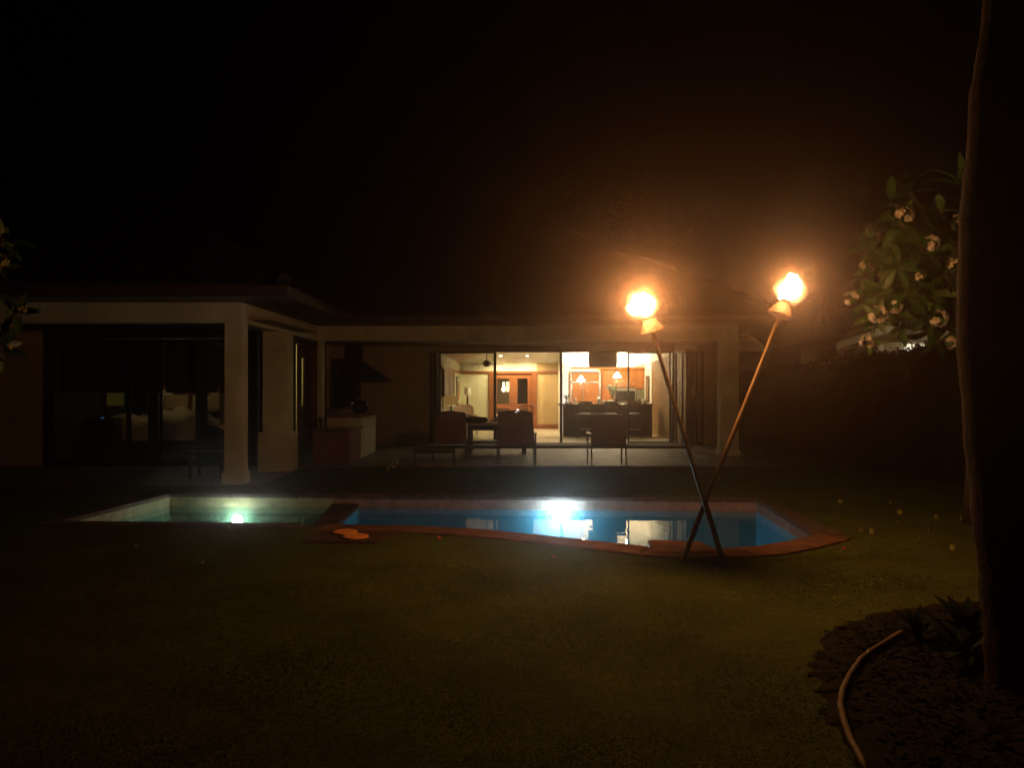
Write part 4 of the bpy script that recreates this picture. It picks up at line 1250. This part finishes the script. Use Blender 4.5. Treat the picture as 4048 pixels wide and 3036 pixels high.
    co.build('flame_core', glow('flame_core', (1.0, .82, .50), 7.0, clear=True), fl, smooth=True)
    c = fc + Vector((0, 0, .05))
    lamp('firelight', 'POINT', c, power, FIRE, r, radius=.11)
torch('leaning garden torch whose flame burns in front of the patio beam', (1.913, 7.22, 0), (1.262, 7.22, 2.14), (-.055, 0, 0), 1, R(60), ((0, -.005, .095, .075), (-.065, -.03, .065, .055), (.06, .02, .065, .065), (.015, .06, .035, .05), (-.05, .045, .03, .045)), P_FLAME[0])
torch('leaning garden torch with the taller flame, beside the flowering tree', (1.567, 7.32, 0), (2.475, 7.32, 2.30), (.045, 0, 0), 4, R(35), ((.01, .0, .09, .085), (.005, .085, .04, .06), (-.055, -.055, .05, .055), (.065, .03, .045, .06), (.055, .09, .025, .04)), P_FLAME[1])

# ================================================================== planting
def leaf_mesh(name, L, Wd, m, fold=.25, droop=.18, n=6):
    vs, fs = [], []
    for i in range(n + 1):
        a = i / n
        w_ = Wd * math.sin(math.pi * min(1, a * .92 + .06)) ** .8 * (0.15 if i == 0 else 1) * (0.12 if i == n else 1)
        z = -droop * L * a * a
        vs += [(-w_, L * a, z + fold * w_), (0, L * a, z), (w_, L * a, z + fold * w_)]
    for i in range(n):
        for j in range(2):
            q = i * 3 + j
            fs.append((q, q + 1, q + 4, q + 3))
    me = bpy.data.meshes.new(name)
    me.from_pydata(vs, [], fs)
    me.materials.append(m)
    me.polygons.foreach_set('use_smooth', [True] * len(fs))
    me.update()
    return me
LEAVES = [leaf_mesh('leaf', .30, .048, M_LEAF), leaf_mesh('leaf', .26, .045, M_LEAF2, .3, .05), leaf_mesh('leaf', .34, .052, M_LEAF, .2, .3)]
def flower_mesh(name, count, m, spread=.085, pr=.042):
    o = MB()
    for k in range(count):
        a, bq = random.uniform(0, 6.28), random.uniform(.0, 1.0)
        d = Vector((math.cos(a) * math.sqrt(bq), math.sin(a) * math.sqrt(bq), random.uniform(.1, .7))).normalized()
        c = d * spread * random.uniform(.7, 1.1)
        q = d.to_track_quat('Z', 'Y').to_matrix()
        for p in range(5):
            t = p * 2 * math.pi / 5 + a
            u_ = Vector((math.cos(t), math.sin(t), 0)); w_ = Vector((-u_.y, u_.x, .25))
            pts = [Vector((0, 0, 0)), u_ * pr * .6 - w_ * pr * .38 + Vector((0, 0, .008)), u_ * pr + Vector((0, 0, .004)), u_ * pr * .7 + w_ * pr * .38 + Vector((0, 0, .012))]
            o.add([c + q @ x for x in pts], [(0, 1, 2, 3)])
    me = bpy.data.meshes.new(name)
    me.from_pydata(o.v, [], o.f)
    me.materials.append(m)
    me.update()
    return me
FLOWERS = [flower_mesh('flower_cluster', c, M_PETAL) for c in (13, 16, 10)]
def rosette(root, p, d, n, sc, flower):
    p = Vector(p); d = Vector(d).normalized()
    q = d.to_track_quat('Z', 'Y').to_matrix().to_4x4()
    for k in range(n):
        az = k * 2.4 + random.uniform(-.25, .25)
        el = R(62) - R(75) * (1 - k / n) * random.uniform(.8, 1.1)
        M = Matrix.Translation(p - d * .10 * (1 - k / n)) @ q @ Matrix.Rotation(az, 4, 'Z') @ Matrix.Rotation(el, 4, 'X') @ Matrix.Scale(sc * random.uniform(.75, 1.1), 4)
        inst('leaf', random.choice(LEAVES), root, Matrix.Translation(-Vector(ORG[root.name])) @ M)
    if flower:
        M = Matrix.Translation(p + d * .10) @ q @ Matrix.Rotation(random.uniform(0, 6), 4, 'Z') @ Matrix.Scale(flower, 4)
        inst('flower_cluster', random.choice(FLOWERS), root, Matrix.Translation(-Vector(ORG[root.name])) @ M)['kind'] = 'stuff'
def plumeria(label, base, tips, fork):
    r = thing('plumeria_tree', label, 'tree', base)
    base = Vector(base); fork = Vector(fork)
    MB().tube([base - Vector((0, 0, .05)), base.lerp(fork, .5) + Vector((.05, 0, 0)), fork], [.10, .075, .06], 10).build('trunk', M_BARK, r, smooth=True)
    for (p, d, n, sc, fl) in tips:
        p = Vector(p)
        mid = fork.lerp(p, .5) + Vector((random.uniform(-.1, .1), random.uniform(-.1, .1), -.12))
        MB().tube([fork, mid, p], [.045, .034, .024], 8).build('branch', M_BARK, r, smooth=True)
        rosette(r, p, d, n, sc, fl)
tips = []
for (u, v, Y, dx, dy, dz, n, sc, fl) in (
        (3590, 730, 9.0, -.2, -.3, 1, 9, 1.1, 0), (3430, 985, 9.2, -.9, -.3, .5, 8, 1.0, 0), (3600, 960, 8.9, -.2, -.8, .6, 9, 1.1, 0), (3690, 930, 8.9, .1, -.8, .5, 9, 1.1, 0),
        (3550, 1050, 8.8, -.3, -.9, .3, 9, 1.05, 0), (3690, 1150, 8.7, .1, -.9, .2, 9, 1.05, 0), (3600, 1200, 8.8, -.1, -.9, .2, 9, 1.0, 0), (3490, 1150, 8.9, -.5, -.8, .2, 8, 1.0, 0),
        (3780, 1180, 8.7, .2, -.9, .2, 9, 1.0, 0), (3790, 800, 8.9, .2, -.6, .8, 9, 1.1, 0), (3560, 1290, 8.9, -.2, -.9, -.1, 6, .9, 0), (3770, 1280, 8.8, .2, -.9, -.1, 7, .9, 0),
        (3530, 790, 8.8, -.5, -.3, 1, 9, 1.1, 0), (3565, 880, 8.6, -.2, -.9, .5, 7, 1.0, 1.1), (3470, 920, 8.9, -1, -.2, .6, 8, 1.1, .5),
        (3720, 820, 8.7, .2, -.4, 1, 9, 1.15, 0), (3770, 900, 8.5, .2, -.8, .4, 8, 1.1, 1.1), (3655, 985, 8.5, .1, -.9, .4, 8, 1.1, 1.0),
        (3740, 1075, 8.4, .3, -.9, .3, 12, .95, 1.0), (3490, 1010, 9.0, -.6, -.5, .5, 12, .9, 0), (3440, 1060, 9.1, -.9, -.3, .3, 11, .85, .5),
        (3390, 1190, 8.9, -.9, -.5, .2, 8, .7, .9), (3465, 1250, 8.7, -.4, -.9, .1, 9, .75, 1.15), (3520, 1225, 8.7, .0, -.9, .2, 8, .8, .8),
        (3680, 1262, 8.6, .1, -.9, .0, 10, .8, 1.1), (3440, 1350, 8.9, -.6, -.7, -.2, 5, .6, .9), (3725, 1350, 8.7, .2, -.8, -.2, 8, .7, .8),
        (3800, 690, 8.8, .5, -.3, 1, 13, 1.0, 0), (3620, 1110, 8.8, .0, -.9, .3, 13, .95, .6), (3560, 1120, 9.1, -.2, -.6, .6, 12, .9, 0),
        (3650, 860, 9.1, 0, -.2, 1, 13, 1, 0), (3870, 1000, 9.0, .6, -.5, .6, 9, 1, .9), (3960, 820, 9.2, .4, -.2, 1, 10, 1.1, 0), (4090, 940, 9.3, .8, -.3, .6, 10, 1.1, .9), (4150, 1090, 9.3, .9, -.3, .3, 10, 1.1, 0), (4030, 1080, 9.0, .4, -.8, .3, 9, 1.1, 1), (4060, 1230, 9.2, .8, -.5, 0, 8, 1, .9), (3950, 960, 9.7, .2, .6, .7, 10, 1.1, 0)):
    tips.append((at(u, v, Y), (dx, dy, dz), n, sc, fl))
plumeria('flowering plumeria tree with pale blossom clusters beside the palm trunk', (5.35, 9.3, 0), tips, at(3850, 1230, 9.3))
tl = []
for (u, v, Y, dx, dy, dz, n, sc, fl) in ((10, 940, 6.2, .7, -.3, .6, 10, .7, 0), (0, 1045, 6.1, .6, -.7, .2, 7, .6, .8), (70, 1228, 6.0, .7, -.7, .2, 8, .55, .7),
                                         (-70, 1130, 6.2, .2, -.6, .8, 12, .8, 0), (5, 1370, 6.0, .8, -.5, -.1, 8, .7, .5), (-150, 950, 6.3, 0, -.3, 1, 12, .9, 0), (-330, 900, 6.4, -.3, 0, 1, 14, 1, 0), (-480, 1010, 6.3, -.8, -.2, .6, 14, 1, .8), (-560, 1150, 6.2, -1, 0, .3, 12, .9, 0), (-260, 1080, 6.6, 0, .8, .5, 12, 1, 0), (-420, 1200, 6.0, -.5, -.8, .3, 12, .9, .7)):
    tl.append((at(u, v, Y), (dx, dy, dz), n, sc, fl))
FLOWERS_KEEP = FLOWERS
FLOWERS = [flower_mesh('flower_cluster', c, M_YPETAL, .05, .045) for c in (4, 3)]
plumeria('shrubby tree with yellow flowers at the edge of the lawn across from the palm', (-4.75, 6.2, 0), tl, (-4.6, 6.2, 1.2))
FLOWERS = FLOWERS_KEEP

# hedge: one thing, a dense wall of small leaves over stems
hd = thing('hedge', 'tall dark clipped hedge along the side of the garden behind the plumeria', 'hedge', (8.0, 14, 0))
path = [(6.1, 22.0, 1.90), (6.3, 19.0, 1.95), (6.6, 16.5, 2.10), (6.9, 14.5, 2.24), (7.15, 13.0, 2.28), (7.5, 11.5, 2.32), (8.3, 9.0, 2.36), (9.0, 6.0, 2.36)]
core = MB()
n = len(path)
vs = []
for x_, y_, h_ in path:
    vs += [(x_ + .14, y_, 0), (x_ + .16, y_, h_ - .10), (x_ + 1.0, y_, h_ - .12), (x_ + 1.05, y_, 0)]
core.add(vs, [(i * 4 + k, i * 4 + k + 1, i * 4 + 5 + k, i * 4 + 4 + k) for i in range(n - 1) for k in range(3)] + [(0, 3, 2, 1), (n * 4 - 4, n * 4 - 3, n * 4 - 2, n * 4 - 1)])
core.build('branches', M_HEDGE, hd)
seg = np.array(path)
k = 60000
si = rng.choice(n - 1, k, p=(lambda l: l / l.sum())(np.linalg.norm(np.diff(seg[:, :2], axis=0), axis=1)))
tt = rng.random(k)
base_ = seg[si] * (1 - tt)[:, None] + seg[si + 1] * tt[:, None]
top_ = rng.random(k) < .25
xx = base_[:, 0] + np.where(top_, rng.uniform(0, 1.0, k), rng.normal(0.05, .09, k)) + .08 * np.sin(base_[:, 1] * 5)
zz = np.where(top_, base_[:, 2] + rng.normal(-.03, .05, k) + .05 * np.sin(base_[:, 1] * 3.7) * np.sin(base_[:, 1] * 1.3 + 1) + np.where(rng.random(k) < .06, rng.uniform(0, .16, k), 0), rng.uniform(0.02, 1, k) * base_[:, 2])
cen = np.stack([xx, base_[:, 1], zz], 1)
d1 = rng.normal(size=(k, 3)); d1 /= np.linalg.norm(d1, axis=1)[:, None]
d2 = np.cross(d1, rng.normal(size=(k, 3))); d2 /= np.linalg.norm(d2, axis=1)[:, None]
l_ = rng.uniform(.03, .06, k)[:, None]; w_ = l_ * .45
P = np.stack([cen - d1 * l_, cen + d2 * w_, cen + d1 * l_, cen - d2 * w_], 1) - np.array(ORG[hd.name])
tag(stuff_tris('foliage', P, M_HEDGE, hd), kind='stuff')

# palm
pm = thing('palm_tree', 'stout ringed palm trunk rising at the edge of the planting bed', 'palm', (2.77, 4.2, 0))
ys = [(0, 2.72, .20), (.25, 2.69, .185), (.6, 2.655, .175), (1.0, 2.60, .165), (1.4, 2.555, .16), (1.9, 2.52, .158), (2.4, 2.53, .156), (3.0, 2.58, .155), (3.7, 2.66, .152), (4.6, 2.76, .15), (5.6, 2.84, .15), (6.7, 2.88, .15)]
pts, rad = [], []
for i in range(len(ys) - 1):
    for j in range(9):
        a = j / 9
        z = ys[i][0] + (ys[i + 1][0] - ys[i][0]) * a
        xx_ = ys[i][1] + (ys[i + 1][1] - ys[i][1]) * (a * a * (3 - 2 * a)) * 1.0
        rr = ys[i][2] + (ys[i + 1][2] - ys[i][2]) * a
        pts.append((xx_, 4.2 + .004 * math.sin(z * 40), z)); rad.append(rr * (1 + .014 * ((j % 3) - 1) + random.uniform(-.008, .008)))
MB().tube(pts, rad, 20).build('trunk', M_PALM, pm, smooth=True)
for k in range(12):
    a = k * 2 * math.pi / 12 + .2
    el = random.uniform(.1, 1.0)
    o = MB()
    prev = None
    rp = []
    for i in range(13):
        t = i / 12
        rp.append(Vector((2.84 + math.cos(a) * 1.9 * t, 4.2 + math.sin(a) * 1.9 * t, 6.7 + math.sin(el) * 1.6 * t - 1.3 * t * t)))
    o.tube(rp, [.02 * (1 - i / 14) for i in range(13)], 5)
    for i in range(1, 13):
        d = (rp[i] - rp[i - 1]).normalized(); s_ = d.cross(Vector((0, 0, 1))).normalized()
        for sg in (-1, 1):
            tip_ = rp[i] + s_ * sg * (.45 * math.sin(math.pi * min(1, i / 12 * .9 + .1)) + .05) + d * .18 - Vector((0, 0, .16))
            o.add([rp[i] - d * .03, rp[i] + d * .03, tip_], [(0, 1, 2)])
    o.build('frond', M_FROND, pm)

# broad leaved plants at the palm's foot
BL = leaf_mesh('leaf', .42, .06, M_BROM, .3, .5)
for i, (X, Y, sc, lab) in enumerate(((2.60, 4.60, .75, 'dark broad leaved bromeliad growing against the palm foot'), (2.52, 4.95, .5, 'small dark bromeliad on the lawn side of the palm'), (2.85, 5.0, .8, 'dark bromeliad half hidden behind the palm foot'))):
    r = thing('bromeliad', lab, 'plant', (X, Y, .03), group='bromeliads round the palm foot')
    for k in range(11):
        M = Matrix.Rotation(k * 2.4, 4, 'Z') @ Matrix.Rotation(R(random.uniform(35, 78)), 4, 'X') @ Matrix.Scale(sc * random.uniform(.8, 1.1), 4)
        inst('leaf', BL, r, M)

# hose lying in an arc over the mulch
hs = []
for (u, v) in ((3560, 2512), (3510, 2545), (3450, 2582), (3400, 2620), (3360, 2680), (3330, 2740), (3320, 2800), (3335, 2870), (3360, 2940), (3400, 3015), (3440, 3110)):
    Y = HC * F / (v - CV) * .98
    hs.append(((u - CU) / F * Y, Y, .052))
tag(MB().tube(hs, .016, 10).build('garden_hose', M_HOSE, smooth=True), 'tan garden hose curving across the dark mulch bed', 'hose')

# fallen blossoms and leaves
FB = flower_mesh('petals', 1, M_YPETAL, .0, .05)
FW = flower_mesh('petals', 1, M_PETAL, .0, .05)
FR = flower_mesh('petals', 1, M_RED, .0, .035)
def fallen(u, v, me, label, sc=1.0, group=None, z=.03):
    Y = HC * F / (v - CV) * (1 - z / HC)
    o = bpy.data.objects.new('fallen_blossom', me)
    COL.objects.link(o)
    o.location = ((u - CU) / F * Y, Y, z)
    o.rotation_euler = (random.uniform(-.2, .2), random.uniform(-.2, .2), random.uniform(0, 6))
    o.scale = (sc * .75, sc * .75, sc * .75)
    tag(o, label, 'blossom', group)
for (u, v, sc) in ((3407, 2098, 1.0), (3443, 2104, 1.2), (3545, 2060, 1.0), (3557, 2025, 1.0), (3667, 2100, 1.3), (3635, 2136, 1.3), (3765, 2165, 1.0), (3700, 2046, 1.1), (3668, 2068, .9), (3320, 1982, 1.0), (3308, 2022, .8), (3518, 1988, .9), (3805, 2052, 1.1), (3685, 2004, .8)):
    fallen(u, v, FB, 'fallen yellow blossom on the lawn under the plumeria', sc, 'fallen blossoms under the plumeria')
for (u, v, me_, lab, sc) in ((1735, 2127, FR, 'fallen orange petal on the lawn by the pool coping', 1.0), (2186, 2202, FR, 'single red petal on the open lawn before the pool', 1.0),
                             (1003, 1948, FR, 'red petal on the deck beside the corner column', 1.0), (3333, 2168, FR, 'red petal at the tip of the coping', .9),
                             (2533, 2190, FB, 'yellow blossom on the coping beside the flagstone', .8), (540, 2160, FW, 'pale blossom lying in the dark before the spa', .8),
                             (805, 2222, FW, 'small pale blossom on the lawn below the spa light', .7), (3480, 2520, FB, 'yellow blossom near the hose end', .5), (3678, 2598, FW, 'pale blossom on the mulch beside the bromeliads', .6),
                             (3520, 2688, FW, 'pale blossom on the mulch in the curve of the hose', .4), (3565, 2765, FW, 'tiny pale blossom in the middle of the mulch', .4)):
    fallen(u, v, me_, lab, sc)
sp = thing('blossom_sprig', 'sprig of white and yellow blossoms on the patio before the counter', 'blossom', at(1540, 1868, 15.0)[:2] + (.03,))
for i, (dx, dz, me_) in enumerate(((-.14, .16, FB), (-.02, .05, FB), (.12, .17, FW), (.05, .10, FW))):
    inst('blossom', me_, sp, Matrix.Translation((dx, 0, dz)) @ Matrix.Rotation(R(60), 4, 'X') @ Matrix.Scale(1.6, 4))
o = MB()
for dx, dz in ((-.14, .16), (.12, .17)):
    o.tube([(0, 0, -.01), (dx * .5, 0, dz * .45), (dx, 0, dz)], .006, 6)
ORG[sp.name] = (0, 0, 0)
o.build('stem', M_HERB, sp)

# ================================================================== neighbour's house
nh = thing('neighbour_house', "neighbour's pale gabled house glimpsed over the hedge", 'house', (12.5, 26, 0))
NY = 25.0
MB().box(11.6, 20, NY, 32, 0, 3.02).build('wall', M_NEIGH, nh)
nw = MB().box(12.2, 12.3, NY - .05, NY, 1.2, 3.0).box(13.5, 13.6, NY - .05, NY, 1.2, 3.0).box(12.3, 13.5, NY - .05, NY, 2.94, 3.0).build('window', M_WHITE, nh)  # added frame and glowing pane standing in for the lit wall strip
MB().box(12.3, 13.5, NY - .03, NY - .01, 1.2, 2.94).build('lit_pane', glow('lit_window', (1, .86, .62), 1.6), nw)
def rake(x0, z0, x1, z1, y, th, m, name='rake_board'):
    MB().hexa([(x0, y, z0 - th), (x1, y, z1 - th), (x1, y + .12, z1 - th), (x0, y + .12, z0 - th)], [(x0, y, z0), (x1, y, z1), (x1, y + .12, z1), (x0, y + .12, z0)]).build(name, m, nh)
MB().poly([(10.2, NY - .3, 2.93), (18, NY - .3, 5.5), (18, NY - .3, 3.05), (11.3, NY - .3, 3.05)]).build('gable', M_NEIGH, nh)
rake(10.0, 2.98, 18, 5.60, NY - .5, .22, M_WHITE)
rake(10.3, 2.72, 18, 5.22, NY - .42, .16, M_NROOF, 'rake_trim')
MB().hexa([(9.9, NY - .6, 3.02), (18, NY - .6, 5.68), (18, 32, 5.68), (9.9, 32, 3.02)], [(9.9, NY - .6, 3.08), (18, NY - .6, 5.74), (18, 32, 5.74), (9.9, 32, 3.08)]).build('roof', M_NROOF, nh)
MB().box(11.2, 18, NY - .38, NY - .30, 2.98, 3.05).build('eave_board', M_NROOF, nh)
MB().box(11.35, 11.5, NY - .36, NY - .2, 0, 2.97).build('post', M_WHITE, nh)
r = thing('porch_lamp', "neighbour's bright porch lamp behind the hedge top", 'lamp', (12.7, NY - 1.5, 0))
MB().tube([(12.7, NY - 1.5, 0), (12.7, NY - 1.5, 2.14)], .03, 8).build('post', M_BRONZE, r)
MB().lathe([(.05, 2.14), (.08, 2.18), (.08, 2.30), (.03, 2.34)], (12.7, NY - 1.5, 0), 12).build('globe', glow('porch_globe', (1, .86, .62), 20, clear=True), r, smooth=True)
lamp('bulb', 'POINT', (12.7, NY - 1.5, 2.25), P_NEIGH, (1, .74, .40), r, radius=.08)

# ================================================================== added mist in place of the lens bloom round the flames
hz = MB().box(-30, 30, -6, 45, -3.0, 8.6).build('haze', M_MORTAR)
tag(hz, 'thin warm night haze over the garden', 'haze', kind='stuff')
m = bpy.data.materials.new('night_haze')
m.use_nodes = True
nt = m.node_tree
nt.nodes.remove(nt.nodes['Principled BSDF'])
pv = nt.nodes.new('ShaderNodeVolumePrincipled')
pv.inputs['Color'].default_value = (0.96, 0.80, 0.70, 1)
pv.inputs['Density'].default_value = HAZE
pv.inputs['Anisotropy'].default_value = 0.94
nt.links.new(pv.outputs[0], nt.nodes['Material Output'].inputs['Volume'])
hz.data.materials.clear()
hz.data.materials.append(m)
